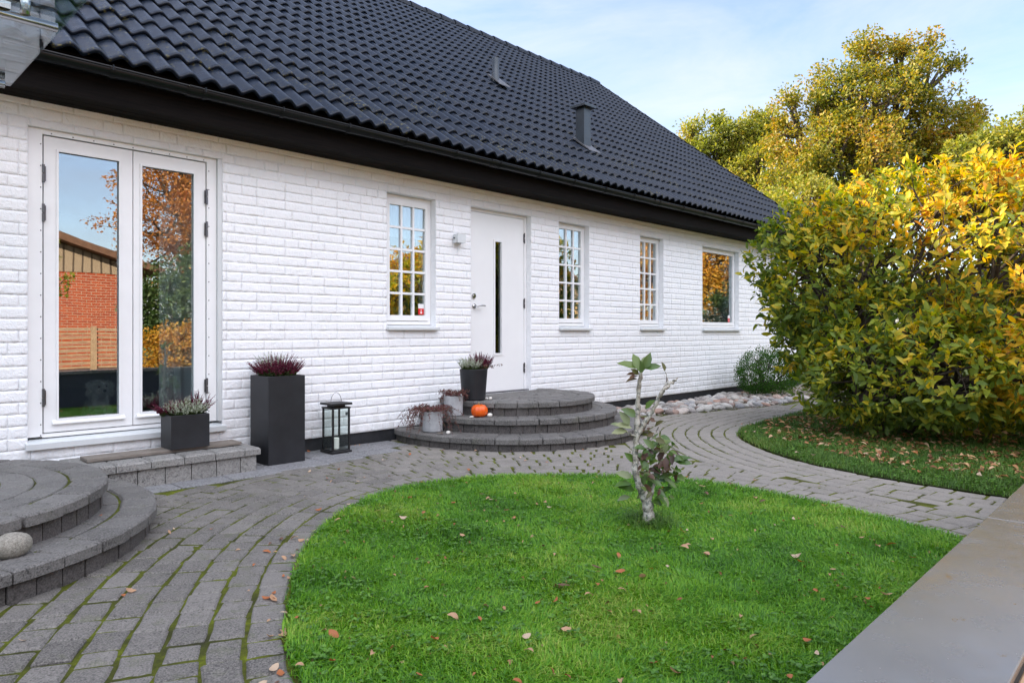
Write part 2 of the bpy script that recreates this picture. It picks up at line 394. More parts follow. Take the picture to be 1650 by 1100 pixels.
V, Fq = tiles(6, -1); link('back_roof_slope', npmesh(V, Fq), TILE, house, smooth=True)
rd = MB()   # ridge caps
x = RX0
while x < RX1-.05:
    prof = []
    for (xx, rr) in ((x, .125), (x+.03, .128), (x+.40, .108)):
        prof.append([(xx, RIDGE+rr*math.sin(a), EZ+(RIDGE-EY)*TK-.01+rr*.95*math.cos(a)) for a in np.linspace(-1.75, 1.75, 9)])
    b = len(rd.v); rd.v += sum(prof, [])
    for i in range(2):
        for k in range(8): rd.f.append((b+i*9+k, b+i*9+k+1, b+(i+1)*9+k+1, b+(i+1)*9+k))
    x += .37
rd.build('ridge_tiles', TILE, roof)
und = MB(); 
for sgn in (1, -1):
    a = [roof_pt(x, s, h) for x in (RX0+.02, RX1-.02) for s, h in ((.06, -.02), ((RIDGE-EY)/math.cos(PA), -.02), ((RIDGE-EY)/math.cos(PA), -.10), (.06, -.10))]
    if sgn < 0: a = [(p[0], 2*RIDGE-p[1], p[2]) for p in a]
    und.add(a, [(0, 1, 2, 3), (4, 7, 6, 5), (0, 4, 5, 1), (1, 5, 6, 2), (2, 6, 7, 3), (3, 7, 4, 0)])
und.build('roof_boarding', WOODBLACK, roof)
for xx in (RX1-.02, RX0-.02):
    vb = MB(); S1 = (RIDGE-EY)/math.cos(PA)
    a = [roof_pt(x, s, h) for x in (xx, xx+.05) for s, h in ((-.02, .06), (S1, .06), (S1, -.16), (-.02, -.16))]
    vb.add(a, [(0, 1, 2, 3), (4, 7, 6, 5), (0, 4, 5, 1), (1, 5, 6, 2), (2, 6, 7, 3), (3, 7, 4, 0)]); vb.build('verge_board', WOODBLACK, roof)
fa = MB(); fa.box(RX0+.03, RX1-.03, -.30, -.272, ZS-.004, 2.80); fa.build('fascia_board', WOODBLACK, house)
so = MB()
for i, (y0, y1) in enumerate(((-.268, -.182), (-.176, -.090), (-.084, .003))): so.box(RX0+.03, RX1-.03, y0, y1, ZS, ZS+.02)
so.box(RX0+.03, RX1-.03, -.268, .003, ZS+.021, ZS+.03)
so.build('soffit_boards', WOODBLACK, house)
# gutter
gt = MB(); GY, GZ, GR = -.372, 2.782, .058
def gut(x0, x1, r0, mb, th=.004):
    sec = [(GY-r0*math.cos(a), GZ-r0*math.sin(a)) for a in np.linspace(0, PI, 13)]
    inn = [(GY-(r0-th)*math.cos(a), GZ-(r0-th)*math.sin(a)) for a in np.linspace(PI, 0, 13)]
    lp = sec+inn; n = len(lp); b = len(mb.v)
    for x in (x0, x1): mb.v += [(x, p[0], p[1]) for p in lp]
    for k in range(n): k2 = (k+1) % n; mb.f.append((b+k, b+n+k, b+n+k2, b+k2))
gut(RX0+.02, RX1, GR, gt); gt.tube([(RX0+.02, GY-GR, GZ), (RX1, GY-GR, GZ)], .007, 8)
gut_o = gt.build('gutter', GUTTER, house, smooth=True)
br = MB(); b0 = -2.177
gut(b0, b0+.028, GR+.006, br, .005); br.tube([(b0+.014, GY-GR-.004, GZ-.02), (b0+.014, GY-GR-.006, GZ+.012), (b0+.014, GY-GR+.02, GZ+.016)], .006, 6)
bo = br.build('gutter_bracket', GUTTER, gut_o)
sc = MB().lathe([(.0, 0), (.006, 0), (.006, .004), (0, .004)], 0, 0, 8)
for i in range(1, 27):
    c = bo.copy(); COL.objects.link(c); c.location.x += .6*i
for xx in (1.92, 4.9, 7.9, 10.9):
    j = MB(); gut(xx, xx+.09, GR+.004, j, .003); j.tube([(xx+.0, GY-GR-.006, GZ), (xx+.09, GY-GR-.006, GZ)], .008, 8); j.build('gutter_joint', GUTTER, gut_o)

# roof pipes
def vent_round(x, y, z):
    p = MB(); p.lathe([(.056, z-.12), (.056, z+.34), (.05, z+.34), (.05, z-.1)], x, y, 20); o = p.build('vent_pipe', METAL_DARK, roof, smooth=True)
    q = MB(); q.add([(x-.10, y-.18, z-.10), (x+.13, y-.18, z-.10), (x+.13, y+.08, z+.105), (x-.10, y+.08, z+.105), (x-.10, y-.19, z-.12), (x+.13, y-.19, z-.12), (x+.13, y+.08, z+.08), (x-.10, y+.08, z+.08)],
          [(0, 1, 2, 3), (4, 7, 6, 5), (0, 4, 5, 1), (1, 5, 6, 2), (2, 6, 7, 3), (3, 7, 4, 0)]); q.build('flashing', FLASH, roof)
vent_round(7.42, 2.10, 4.87)
def duct(x, y, z):
    p = MB(); p.bbox(x-.075, x+.075, y-.075, y+.075, z-.16, z+.50, .004); p.build('vent_duct', METAL_DARK, roof)
    c = MB(); c.bbox(x-.13, x+.13, y-.13, y+.13, z+.515, z+.555, .008); c.box(x-.06, x+.06, y-.06, y+.06, z+.49, z+.52); c.build('duct_cap', METAL_DARK, roof)
    q = MB(); z -= .0; q.add([(x-.11, y-.18, z-.10), (x+.15, y-.18, z-.10), (x+.15, y+.1, z+.12), (x-.11, y+.1, z+.12), (x-.11, y-.19, z-.12), (x+.15, y-.19, z-.12), (x+.15, y+.1, z+.09), (x-.11, y+.1, z+.09)],
          [(0, 1, 2, 3), (4, 7, 6, 5), (0, 4, 5, 1), (1, 5, 6, 2), (2, 6, 7, 3), (3, 7, 4, 0)]); q.build('flashing', FLASH, roof)
duct(7.70, .62, 3.66)

# windows ------------------------------------------------------------
def ring(mb, x0, x1, z0, z1, w, y0, y1, wb=None):
    """rectangular frame; the rails run between the stiles"""
    wb = wb or w
    mb.box(x0, x0+w, y0, y1, z0, z1); mb.box(x1-w, x1, y0, y1, z0, z1)
    mb.box(x0+w, x1-w, y0, y1, z1-w, z1); mb.box(x0+w, x1-w, y0, y1, z0, z0+wb)
def reveal_lining(mb, x0, x1, z0, z1, yd):
    pass
def sill(win, x0, x1, z):
    s = MB(); s.add([(x0-.005, -.045, z-.008), (x1+.02, -.045, z-.008), (x1+.02, .10, z+.018), (x0-.005, .10, z+.018),
                     (x0-.005, -.045, z-.030), (x1+.02, -.045, z-.030), (x1+.02, .10, z-.02), (x0-.005, .10, z-.02)],
                    [(0, 1, 2, 3), (4, 7, 6, 5), (0, 4, 5, 1), (1, 5, 6, 2), (2, 6, 7, 3), (3, 7, 4, 0)]); s.build('sill', PAINT_GREY, win)
def small_window(x0, x1, z0, z1, nx, nz, label, gl=None, sticker=None):
    win = MB(); ring(win, x0+.004, x1-.004, z0+.02, z1-.004, .038, .078, .16)
    w = win.build('window', PAINT, house); w['label'] = label; ORG[w.name] = ORG[house.name]
    fr = MB(); gx0, gx1, gz0, gz1 = gl
    f0, f1, h0, h1 = x0+.044, x1-.044, z0+.062, z1-.044
    fr.box(f0, gx0, .068, .12, h0, h1); fr.box(gx1, f1, .068, .12, h0, h1); fr.box(gx0, gx1, .068, .12, gz1, h1); fr.box(gx0, gx1, .068, .12, h0, gz0)
    for i in range(1, nx):
        xx = gx0+(gx1-gx0)*i/nx; fr.box(xx-.011, xx+.011, .074, .108, gz0, gz1)
    for k in range(1, nz):
        zz = gz0+(gz1-gz0)*k/nz; fr.box(gx0, gx1, .077, .106, zz-.011, zz+.011)
    fr.build('frame', PAINT, w)
    g = MB(); g.box(gx0, gx1, .090, .094, gz0, gz1); g.build('pane', GLASS, w)
    sill(w, x0, x1, z0)
    if sticker:
        sx0, sz0, a = sticker
        s = MB(); s.box(sx0, sx0+a, .0865, .0885, sz0, sz0+a*.9); s.build('red_sticker', RED, w)
        s = MB(); s.box(sx0, sx0+a, .0865, .0885, sz0+a*.91, sz0+a*1.6); cx, cz, q = sx0+a/2, sz0+a*.45, a*.09
        s.box(cx-q*.6, cx+q*.6, .0855, .0862, cz-a*.1, cz+a*.28)
        s.add([(cx-a*.26, .0855, cz-a*.08), (cx+a*.26, .0855, cz-a*.08), (cx, .0855, cz-a*.34)], [(0, 2, 1)]); s.build('white_sticker', STICKW, w)
    return w
RED = simple('red_sticker', (.65, .02, .02), .4); STICKW = simple('white_sticker', (.8, .8, .8), .4)
w2 = small_window(3.92, 4.52, 1.09, 2.385, 3, 5, 'three by five pane window left of the front door', (4.0, 4.44, 1.205, 2.285), (4.365, 1.215, .068))
w3 = small_window(6.45, 7.04, 1.09, 2.385, 3, 5, 'three by five pane window just right of the front door', (6.53, 6.96, 1.205, 2.315))
w4 = small_window(8.19, 8.79, 1.09, 2.385, 3, 5, 'three by five pane window in the middle of the right wall', (8.27, 8.71, 1.205, 2.315))
w5 = small_window(9.92, 11.15, 1.08, 2.385, 1, 1, 'single pane window furthest along the wall', (10.01, 11.06, 1.19, 2.315), (10.93, 1.2, .07))
# terrace window with two tall sashes
ow = MB(); ox0, ox1, oz0, oz1 = 1.05, 2.34, .31, 2.41
ow.box(ox0+.002, 1.138, .030, .06, oz0+.03, oz1-.002); ow.box(2.232, ox1-.035, .030, .06, oz0+.03, oz1-.002); ow.box(1.138, 2.232, .030, .06, 2.375, oz1-.002); ow.box(1.138, 2.232, .04, .1, oz0+.02, .355)
tw = ow.build('window', PAINT, house); tw['label'] = 'tall two sash terrace window in pale grey cladding'; ORG[tw.name] = ORG[house.name]
rl = MB(); rl.box(ox1-.033, ox1-.002, .004, .09, oz0+.03, oz1-.002); rl.build('cladding', PAINT_GREY, tw)
SCR = MB().tube([(0, .0298, 0), (0, .0285, 0)], .0042, 8); SCR = SCR.build('screw_head', SCREW); SCR.parent = tw; SCR.location = Vector((1.128, 0, .42-.0725))-ORG[tw.name]
def screw(x, z): c = SCR.copy(); COL.objects.link(c); c.location = Vector((x, 0, z))-ORG[tw.name]
for k in range(14): screw(1.128, .42+k*.145)
for k in range(14): screw(2.246, .42+k*.145)
for k in range(9): screw(1.19+k*.127, 2.386)
def sash(x0, x1, z0, z1, gx0, gx1, gz0, gz1):
    f = MB(); f.box(x0, gx0, .045, .10, z0, z1); f.box(gx1, x1, .045, .10, z0, z1); f.box(gx0, gx1, .045, .10, gz1, z1); f.box(gx0, gx1, .045, .10, z0, gz0)
    ring(f, gx0-.006, gx1+.006, gz0-.006, gz1+.006, .014, .036, .0445)
    f.add([(gx0-.03, .022, gz0-.022), (gx1+.03, .022, gz0-.022), (gx1+.03, .044, gz0-.002), (gx0-.03, .044, gz0-.002), (gx0-.03, .022, gz0-.03), (gx1+.03, .022, gz0-.03), (gx1+.03, .044, gz0-.03), (gx0-.03, .044, gz0-.03)],
          [(0, 1, 2, 3), (4, 7, 6, 5), (0, 4, 5, 1), (1, 5, 6, 2), (2, 6, 7, 3), (3, 7, 4, 0)])
    o = f.build('sash', PAINT, tw)
    g = MB(); g.box(gx0, gx1, .060, .064, gz0, gz1); g.build('pane', GLASS, tw)
sash(1.148, 1.699, .362, 2.368, 1.226, 1.616, .445, 2.282); sash(1.705, 2.226, .362, 2.368, 1.755, 2.142, .445, 2.275)
def hinge(par, x, y, z, h=.10, w=.016):
    m = MB(); m.tube([(x, y, z-h/2), (x, y, z-.003)], w*.55, 10); m.tube([(x, y, z+.003), (x, y, z+h/2)], w*.55, 10); m.box(x-w, x+w, y+.006, y+.010, z-h*.42, z+h*.42); m.build('hinge', HINGE, par)
for z in (2.11, 1.845, .60): hinge(tw, 1.143, .026, z, .12)
for z in (2.10, 1.847, .62): hinge(tw, 2.229, .026, z, .12)
s = MB(); s.add([(1.035, -.035, .300), (2.36, -.035, .300), (2.36, .045, .322), (1.035, .045, .322), (1.035, -.035, .262), (2.36, -.035, .262), (2.36, .045, .272), (1.035, .045, .272)],
                [(0, 1, 2, 3), (4, 7, 6, 5), (0, 4, 5, 1), (1, 5, 6, 2), (2, 6, 7, 3), (3, 7, 4, 0)]); s.build('sill', PAINT_GREY, tw)
# doors
def door(x0, x1, z0, z1, label, strip=True):
    m = MB(); m.box(x0+.003, x0+.035, .072, .16, z0+.01, z1-.003); m.box(x1-.04, x1-.003, .072, .16, z0+.01, z1-.003); m.box(x0+.035, x1-.04, .072, .16, z1-.035, z1-.003)
    d = m.build('door', PAINT, house); d['label'] = label; ORG[d.name] = ORG[house.name]
    a, b, c, e = x0+.037, x1-.043, z0+.014, z1-.038
    if strip: s0, s1, t0, t1 = a+.395, a+.495, .80, 2.05
    else: s0, s1, t0, t1 = a+.35, a+.45, .80, 2.05
    l = MB(); l.box(a, s0, .080, .13, c, e); l.box(s1, b, .080, .13, c, e); l.box(s0, s1, .080, .13, c, t0); l.box(s0, s1, .080, .13, t1, e)
    ring(l, s0-.024, s1+.024, t0-.024, t1+.024, .024, .072, .0797)
    l.build('leaf', DOORW, d)
    g = MB(); g.box(s0, s1, .095, .10, t0, t1); g.build('pane', GLASSD, d)
    h = MB(); hx, hz = a+.075, 1.32
    h.tube([(hx, .08, hz), (hx, .068, hz)], .026, 16); h.tube([(hx, .07, hz), (hx, .035, hz), (hx+.015, .028, hz), (hx+.06, .026, hz+.008), (hx+.125, .027, hz+.004)], [.009, .009, .010, .009, .008], 10); h.build('handle', CHROME, d, smooth=True)
    h = MB(); h.tube([(hx-.005, .08, hz+.11), (hx-.005, .066, hz+.11)], .027, 18); h.tube([(hx-.005, .0665, hz+.11), (hx-.005, .060, hz+.11)], .014, 14); h.build('lock', CHROME, d)
    for z in (2.13, 1.37, .62): hinge(d, b+.004, .068, z, .12, .012)
    t_ = MB(); t_.box(x0+.003, x1-.003, .03, .20, z0-.01, z0+.012); t_.build('threshold', HINGE, d)
door(5.005, 5.95, .36, 2.385, 'white front door with a narrow dark glass strip')
door(-.45, .52, .30, 2.40, 'white door at the far left of the wall', False)
v = MB(); v.bbox(11.335, 11.475, -.03, -.004, 2.24, 2.39, .004)
for k in range(5): v.box(11.35, 11.46, -.034, -.0305, 2.262+k*.024, 2.274+k*.024)
v.build('vent_cover', PAINT_GREY, house)
# cable and wall lamp
wl = thing('wall_lamp', 'small square white lamp on the brick wall left of the front door', 'wall lamp', (4.80, -.01, 2.0))
m = MB(); m.box(4.765, 4.835, -.085, -.052, 1.965, 2.055); m.box(4.745, 4.765, -.085, -.012, 1.965, 2.055); m.box(4.835, 4.853, -.085, -.012, 1.965, 2.055); m.box(4.765, 4.835, -.0515, -.012, 1.97, 2.05); m.build('lamp_body', PAINT_GREY, wl)
m = MB(); m.tube([(4.735, -.03, 2.015), (4.744, -.03, 2.015)], .008, 8); m.build('side_knob', HINGE, wl)
# curtains inside
def curtain(name, x0, x1, z0, z1, y, label, wave=.06, amp=.012):
    n = int((x1-x0)/.008); xs_ = np.linspace(x0, x1, n+1); V = []; 
    for z in (z0, (z0+z1)/2, z1): V += [(x, y+amp*math.sin(x/wave*2*PI)+amp*.4*math.sin(x*71), z) for x in xs_]
    F = [(k*(n+1)+i, k*(n+1)+i+1, (k+1)*(n+1)+i+1, (k+1)*(n+1)+i) for k in range(2) for i in range(n)]
    o = MB().add(V, F).build(name, CURT, None, (x0, y, z1), smooth=True); props(o, label, 'curtain')
curtain('curtain', 3.99, 4.46, 1.98, 2.34, .16, 'pale valance curtain behind the small paned window left of the front door')
curtain('curtain', 6.5, 6.98, 1.99, 2.34, .16, 'pale valance curtain behind the small paned window right of the front door')
curtain('curtain', 8.24, 8.72, 1.99, 2.34, .16, 'pale valance curtain behind the third small paned window')
curtain('curtain', 1.98, 2.36, .40, 2.45, .33, 'long sheer curtain inside the right sash of the tall terrace window', .09, .02)
bl = MB()
for k in range(9): bl.box(10.0, 11.07, .15, .175, 1.20+k*.028, 1.204+k*.028)
props(bl.build('window_blind', PAINT_GREY, None, (10.5, .16, 1.2)), 'white slatted blind low behind the single pane window', 'blind')

# glass canopy over the left door
cn = thing('glass_canopy', 'glass canopy on round steel bars high on the left of the wall', 'canopy', (.0, -.3, 2.5))
m = MB(); m.add([(-1.0, -.66, 2.45), (.84, -.66, 2.45), (.90, -2.02, 2.53), (-1.0, -2.02, 2.53), (-1.0, -.66, 2.462), (.84, -.66, 2.462), (.90, -2.02, 2.542), (-1.0, -2.02, 2.542)],
          [(0, 3, 2, 1), (4, 5, 6, 7), (0, 1, 5, 4), (1, 2, 6, 5), (2, 3, 7, 6), (3, 0, 4, 7)]); m.build('glass_sheet', GLASSC, cn)
for (y, z, x1) in ((-1.68, 2.475, .845), (-.74, 2.43, .80)):
    m = MB(); m.tube([(-1.0, y, z+.0), (x1, y, z)], .021, 16); m.build('bar', CHROME, cn, smooth=True)
    for xx in (.72, -.7):
        m = MB()
        if y < -1: m.tube([(xx, y, z+.02), (xx, y, z+.12), (xx, -.03, z+1.0)][:2], .021, 12); m.tube([(xx, y, z+.13), (xx, -.25, 2.60), (xx, -.005, 2.50)][0:1]+[(xx, y, z+.25)], .018, 12); 
        else: m.tube([(xx, y, z), (xx, y+.35, z-.02), (xx, .0, z-.03)], .018, 12)
        m.build('strut', CHROME, cn, smooth=True)
    m = MB(); m.box(.60, .66, y-.03, y+.03, z+.018, z+.05); m.build('clamp', CHROME, cn)
# ------------------------------------------------------------------ ground, lawns, paving
def gp(p): return (p[0]*.972, -5.5+(p[1]+5.5)*.972)
def at(px, py, t):
    u = (px-825)/1120; return (t*(.7155+.6986*u), -5.5+t*(.6986-.7155*u), 1.05+t*(533-py)/1120)
L1 = [(1.0, -4.3)]+[(1.05, -3.53), (1.27, -3.09), (1.55, -2.62), (1.91, -2.16), (2.36, -1.80), (2.88, -1.62), (3.41, -1.72), (3.89, -2.05), (4.24, -2.48), (4.50, -2.98), (4.50, -3.65), (4.33, -4.24), (4.18, -4.64)]
L1 = [gp(p) for p in L1]
C1 = chaikin([(.93, -6.2), (.95, -5.0)]+L1+[(3.95, -5.1), (3.85, -6.2)], 2, False)
L2 = [gp(p) for p in [(5.47, -4.74), (5.46, -4.57), (5.50, -4.2), (5.55, -3.79), (5.75, -3.24), (6.1, -2.73), (6.63, -2.23), (7.17, -1.96), (7.81, -1.88), (8.59, -1.84)]]
C2 = chaikin([(5.2, -6.2), (5.3, -5.2)]+L2+[(10.5, -1.9), (13.5, -1.95)], 2, False)
lawn1 = [tuple(p) for p in C1 if p[1] > -5.05]; lawn1 = [(.95, -5.06)]+lawn1+[(3.93, -5.06)]
lawn2 = [tuple(p) for p in C2 if p[1] > -5.05]; lawn2 = [(5.3, -5.06)]+lawn2+[(16, -2.), (16, -8), (6.1, -8), (6.05, -5.06)]
def pdist(P, C):
    P = np.asarray(P, float); A = C[:-1]; B = C[1:]; d = B-A; L = (d**2).sum(1)
    t = np.clip(((P[:, None]-A)*d).sum(2)/L, 0, 1); q = A+t[..., None]*d
    return np.sqrt(((P[:, None]-q)**2).sum(2)).min(1)
STEPC = [(5.32, -.38, 1.44, 1.39), (.16, -1.10, 1.27, 1.27)]  # outlines of the two flights of steps
BED = [(6.35, -.0), (6.5, -.62), (7.3, -.72), (7.85, -.92), (8.9, -1.15), (9.5, -1.32), (10.6, -1.36), (12.2, -1.3), (13.8, -1.2), (13.8, -.0)]
STRIP = [(1.35, 0), (1.35, -.75), (2.5, -.66), (3.2, -.60), (3.75, -.50), (3.95, -.3), (3.95, 0)]
def ok_paver(P):
    m = (P[:, 1] > -5.0) & (P[:, 1] < .02) & (P[:, 0] > -2.4) & (P[:, 0] < 13.6)
    for (cx, cy, ax, ay) in STEPC: m &= ((P[:, 0]-cx)/(ax-.10))**2+((P[:, 1]-cy)/(ay-.10))**2 > 1
    m &= ~inpoly(P, BED) & ~inpoly(P, STRIP) & ~inpoly(P, lawn1) & ~inpoly(P, lawn2)
    return m
def rows(C, sgn, wid, offmax, mb, test, seed):
    r = random.Random(seed); seg = np.diff(C, axis=0); ls = np.hypot(*seg.T); s = np.concatenate([[0], np.cumsum(ls)])
    tg = np.gradient(C, axis=0); tg /= np.hypot(*tg.T)[:, None]; nn = np.stack([-tg[:, 1], tg[:, 0]], 1)*sgn
    def pt(u, o):
        p = np.array([np.interp(u, s, C[:, 0]), np.interp(u, s, C[:, 1])]); n = np.array([np.interp(u, s, nn[:, 0]), np.interp(u, s, nn[:, 1])]); n /= np.hypot(*n); return p+n*o
    o = .012
    while o < offmax:
        w = wid; us = np.linspace(0, s[-1], 400); pp = np.array([pt(u, o+w/2) for u in us]); ll = np.concatenate([[0], np.cumsum(np.hypot(*np.diff(pp, axis=0).T))])
        a = -r.random()*.2; tot = ll[-1]
        while a < tot:
            ln = r.choice([.19, .175, .16, .13, .115]); g = .0034+r.random()*.003
            u0, u1 = np.interp(a+g, ll, us), np.interp(a+ln-g, ll, us); um = (u0+u1)/2; a += ln
            if u1 <= u0: continue
            wg = w/2-.0034-r.random()*.0025; oc = o+w/2; sh = r.uniform(-.002, .002)
            c = pt(um, oc)
            if not test(c): continue
            rot = r.uniform(-.004, .004)
            poly = [pt(u0, oc-wg+rot), pt(um, oc-wg), pt(u1, oc-wg-rot), pt(u1, oc+wg-rot), pt(um, oc+wg), pt(u0, oc+wg+rot)]
            poly = [(p[0]+r.uniform(-.004, .004), p[1]+r.uniform(-.004, .004)) for p in poly]
            if sgn > 0: pass
            ar = sum(poly[i-1][0]*poly[i][1]-poly[i][0]*poly[i-1][1] for i in range(6))
            if ar < 0: poly = poly[::-1]
            z = .001+r.gauss(0, .0016); tx, ty = r.gauss(0, .008), r.gauss(0, .008)
            mb.prism(poly, -.05, z, r.uniform(.006, .013), [((p[0]-c[0])*tx+(p[1]-c[1])*ty) for p in poly], .001)
        o += wid
pv = MB()
def tA(c):
    P = np.array([c]); return bool(ok_paver(P)[0]) and (c[0] < 4.3 or pdist(P, C1)[0] <= pdist(P, C2)[0]+.03)
def tB(c):
    P = np.array([c]); return bool(ok_paver(P)[0]) and c[0] >= 4.3 and pdist(P, C1)[0] > pdist(P, C2)[0]-.03
rows(C1, 1, .128, 3.6, pv, tA, 1); rows(C2, 1, .128, 2.6, pv, tB, 2)
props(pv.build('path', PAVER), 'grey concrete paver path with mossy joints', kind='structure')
# mossy joint sheet
gx, gy = np.meshgrid(np.arange(-2.4, 13.8, .035), np.arange(-5.02, .02, .035)); P = np.stack([gx.ravel(), gy.ravel(), np.zeros(gx.size)], 1)
P[:, 2] = -.0055+.0022*vnoise(P*np.array([1, 1, 0]), 14, 2)+rng.normal(0, .0008, len(P)); nx_ = gx.shape[1]; i = (np.arange(gx.shape[0]-1)[:, None]*nx_+np.arange(nx_-1)[None]).ravel()
props(link('path_joints', npmesh(P, [np.stack([i, i+1, i+nx_+1, i+nx_], 1)]), JOINT, smooth=True), kind='structure')
# slab strip by the house
sl = MB(); r = random.Random(9); x = 1.36
while x < 3.9:
    w = r.choice([.35, .42, .38]); e = np.interp(x+w/2, [1.35, 2.5, 3.2, 3.75, 3.95], [.75, .66, .60, .50, .3])
    y = -.002
    for dy in (.34, .34, .2):
        y1 = max(y-dy, -e)
        if y-y1 > .06: sl.bbox(x+.004, min(x+w, 3.93)-.004, y1+.004, y-.004, -.05, .004+r.gauss(0, .002), .004)
        y = y1
    x += w
props(sl.build('path_edge_slabs', SLAB), kind='structure')
GR = NT('lawn_soil'); f = GR.noise(6, 5, .7); c = GR.ramp(f, [(.35, (.020, .030, .008)), (.7, (.035, .055, .012))]); GR.bsdf(c, .95, 0, .1, GR.bump(GR.noise(40, 4, .7), 1, .01)); GR = GR.m
def sheet(name, poly, z, m):
    mb = MB(); mb.add([(p[0], p[1], z) for p in poly], [tuple(range(len(poly)))]); return props(mb.build(name, m), kind='structure')
sheet('lawn_ground', lawn1, .006, GR); sheet('lawn_ground', lawn2, .006, GR)
FAR = NT('rough_field_grass'); f = FAR.noise(.6, 6, .7); FAR.bsdf(FAR.ramp(f, [(.3, (.05, .08, .02)), (.7, (.13, .15, .05))]), .95, 0, .1, FAR.bump(FAR.noise(20, 4), 1, .03)); FAR = FAR.m
sheet('ground', [(-500, -500), (500, -500), (500, 500), (-500, 500)], -.06, FAR)
ASPH = simple('pale_gravel_drive', (.27, .25, .22), .9, 0, .2, 12, .25, .6, .01)
sheet('driveway', [(-30, -8.4), (60, -8.4), (60, -5.29), (-30, -5.29)], -.03, ASPH)
ROAD = simple('road_asphalt', (.06, .06, .062), .85, 0, .3, 25, .25, .4, .005)
sheet('road', [(4.6, -30), (9.4, -30), (9.4, -8.404), (4.6, -8.404)], -.035, ROAD)
sheet('bed_soil', BED, -.012, SOILM)

# grass ------------------------------------------------------------
def sample_poly(poly, n, dens=None, seed=0):
    r = np.random.default_rng(seed); poly = np.asarray(poly); lo, hi = poly.min(0), poly.max(0); out = []
    while sum(map(len, out)) < n:
        P = r.uniform(lo, hi, (n, 2)); P = P[inpoly(P, poly)]
        if dens is not None: P = P[r.random(len(P)) < dens(P)]
        out.append(P)
    return np.concatenate(out)[:n]
GRASS = leafmat('lawn_grass_blades', [(.023, .078, .010), (.050, .165, .010), (.092, .25, .010), (.16, .32, .016), (.32, .36, .08)], .3, .5, .35, 1.6)
GRASS2 = leafmat('rough_grass_blades', [(.03, .07, .012), (.055, .13, .02), (.10, .19, .03), (.17, .20, .05)], .3, .55, .3, 1.4)
def blades(P, h, w, seed, lean=.55):
    r = np.random.default_rng(seed); n = len(P); a = r.uniform(0, 2*PI, n); ln = r.gamma(2.0, lean/2.0, n).clip(0, 1.5)
    P3 = np.c_[P, np.zeros(n)]; pn = vnoise(P3, 3.2, 4); pn2 = vnoise(P3, 9, 8)
    a = np.where(r.random(n) < .35, 2.2*pn+1.3*pn2, a)
    h = h*(1+.16*pn+.14*pn2)*r.uniform(.55, 1.25, n); w = w*r.uniform(.7, 1.3, n)
    d = np.stack([np.cos(a), np.sin(a)], 1); s = np.stack([-d[:, 1], d[:, 0]], 1)
    B = np.c_[P, np.full(n, .004)]
    M = B+np.c_[d*(h*ln*.35)[:, None], h*.55]; T = B+np.c_[d*(h*ln)[:, None], h*(1-.28*ln).clip(.3, 1)]
    W = np.c_[s*w[:, None]*.5, np.zeros(n)]
    V = np.stack([B-W, B+W, M+W*.8, M-W*.8, T], 1).reshape(-1, 3); b = (np.arange(n)*5)[:, None]
    return V, [b+[0, 1, 2, 3], b+[3, 2, 4]]
def near_d(P):
    d = np.hypot(P[:, 0], P[:, 1]+5.5); return np.clip((2.6/d)**1.5, .22, 1)
P = sample_poly(lawn1, 250000, near_d, 3); e = pdist(P[::1], C1[::3]) if len(P) < 1000 else None
jit = rng.normal(0, .02, P.shape)*.5; P = P+jit
V, Fq = blades(P, .037, .0042, 5, 1.0); V[:, 2] = np.maximum(V[:, 2], 0)
props(link('grass', npmesh(V, Fq), GRASS), 'short green lawn grass inside the curved path', 'grass', kind='stuff')
def d2(P): 
    d = np.hypot(P[:, 0], P[:, 1]+5.5); return np.where(d < 10, 1, .3)*np.clip(1.4-np.hypot(P[:, 0]-8.1, (P[:, 1]+3.6))*.0, .2, 1)
P = sample_poly(lawn2[:-3]+[(12, -2), (12, -6), (5.3, -6)], 85000, d2, 6)
P = P+np.random.default_rng(8).normal(0, .018, P.shape); V, Fq = blades(P, .045, .0055, 7, .7); props(link('grass', npmesh(V, Fq), GRASS2), 'rougher grass under and before the magnolia', 'grass', kind='stuff')
# clover and weeds in both lawns: little round leaves
CLOV = leafmat('clover_leaves', [(.035, .10, .010), (.06, .16, .014), (.10, .22, .02)], .2, .45, .4)
def clover(poly, n, seed, name_label, dens=None):
    r = np.random.default_rng(seed); P = sample_poly(poly, n*3, dens, seed); m = vnoise(np.c_[P, np.zeros(len(P))], 2.6, 21) > -.35; P = P[m][:n]
    k = len(P); C0 = np.c_[P, r.uniform(.016, .038, k)]; Cs = []; Ds = []
    a0 = r.uniform(0, 6.28, k)
    for j in range(3):
        a = a0+j*2.09; Ds.append(np.stack([np.cos(a), np.sin(a), r.uniform(-.1, .5, k)], 1)); Cs.append(C0)
    Cc, Dd = np.concatenate(Cs), np.concatenate(Ds); V, Fq = leaves(Cc, Dd, np.tile([0, 0, 1.], (len(Cc), 1))+rng.normal(0, .25, (len(Cc), 3)), r.uniform(.008, .019, len(Cc)), r.uniform(.008, .015, len(Cc)), .1, .1)
    props(link('clover', npmesh(V, Fq), CLOV), name_label, 'ground cover', kind='stuff')
clover(lawn1, 3800, 31, 'small clover leaves in the front lawn', near_d); clover(lawn2[:-3]+[(10, -2), (10, -5), (5.3, -5.1)], 6000, 32, 'small weed leaves in the far lawn')
# tuft at the foot of the sapling and weeds by the edges
SX, SY = 3.16, -3.43
P = rng.normal(0, .06, (520, 2))+[SX, SY-.01]; V, Fq = blades(P, .085, .004, 15, 1.1); props(link('grass_tuft', npmesh(V, Fq), GRASS2), 'longer grass tuft round the foot of the sapling', 'grass', kind='stuff')

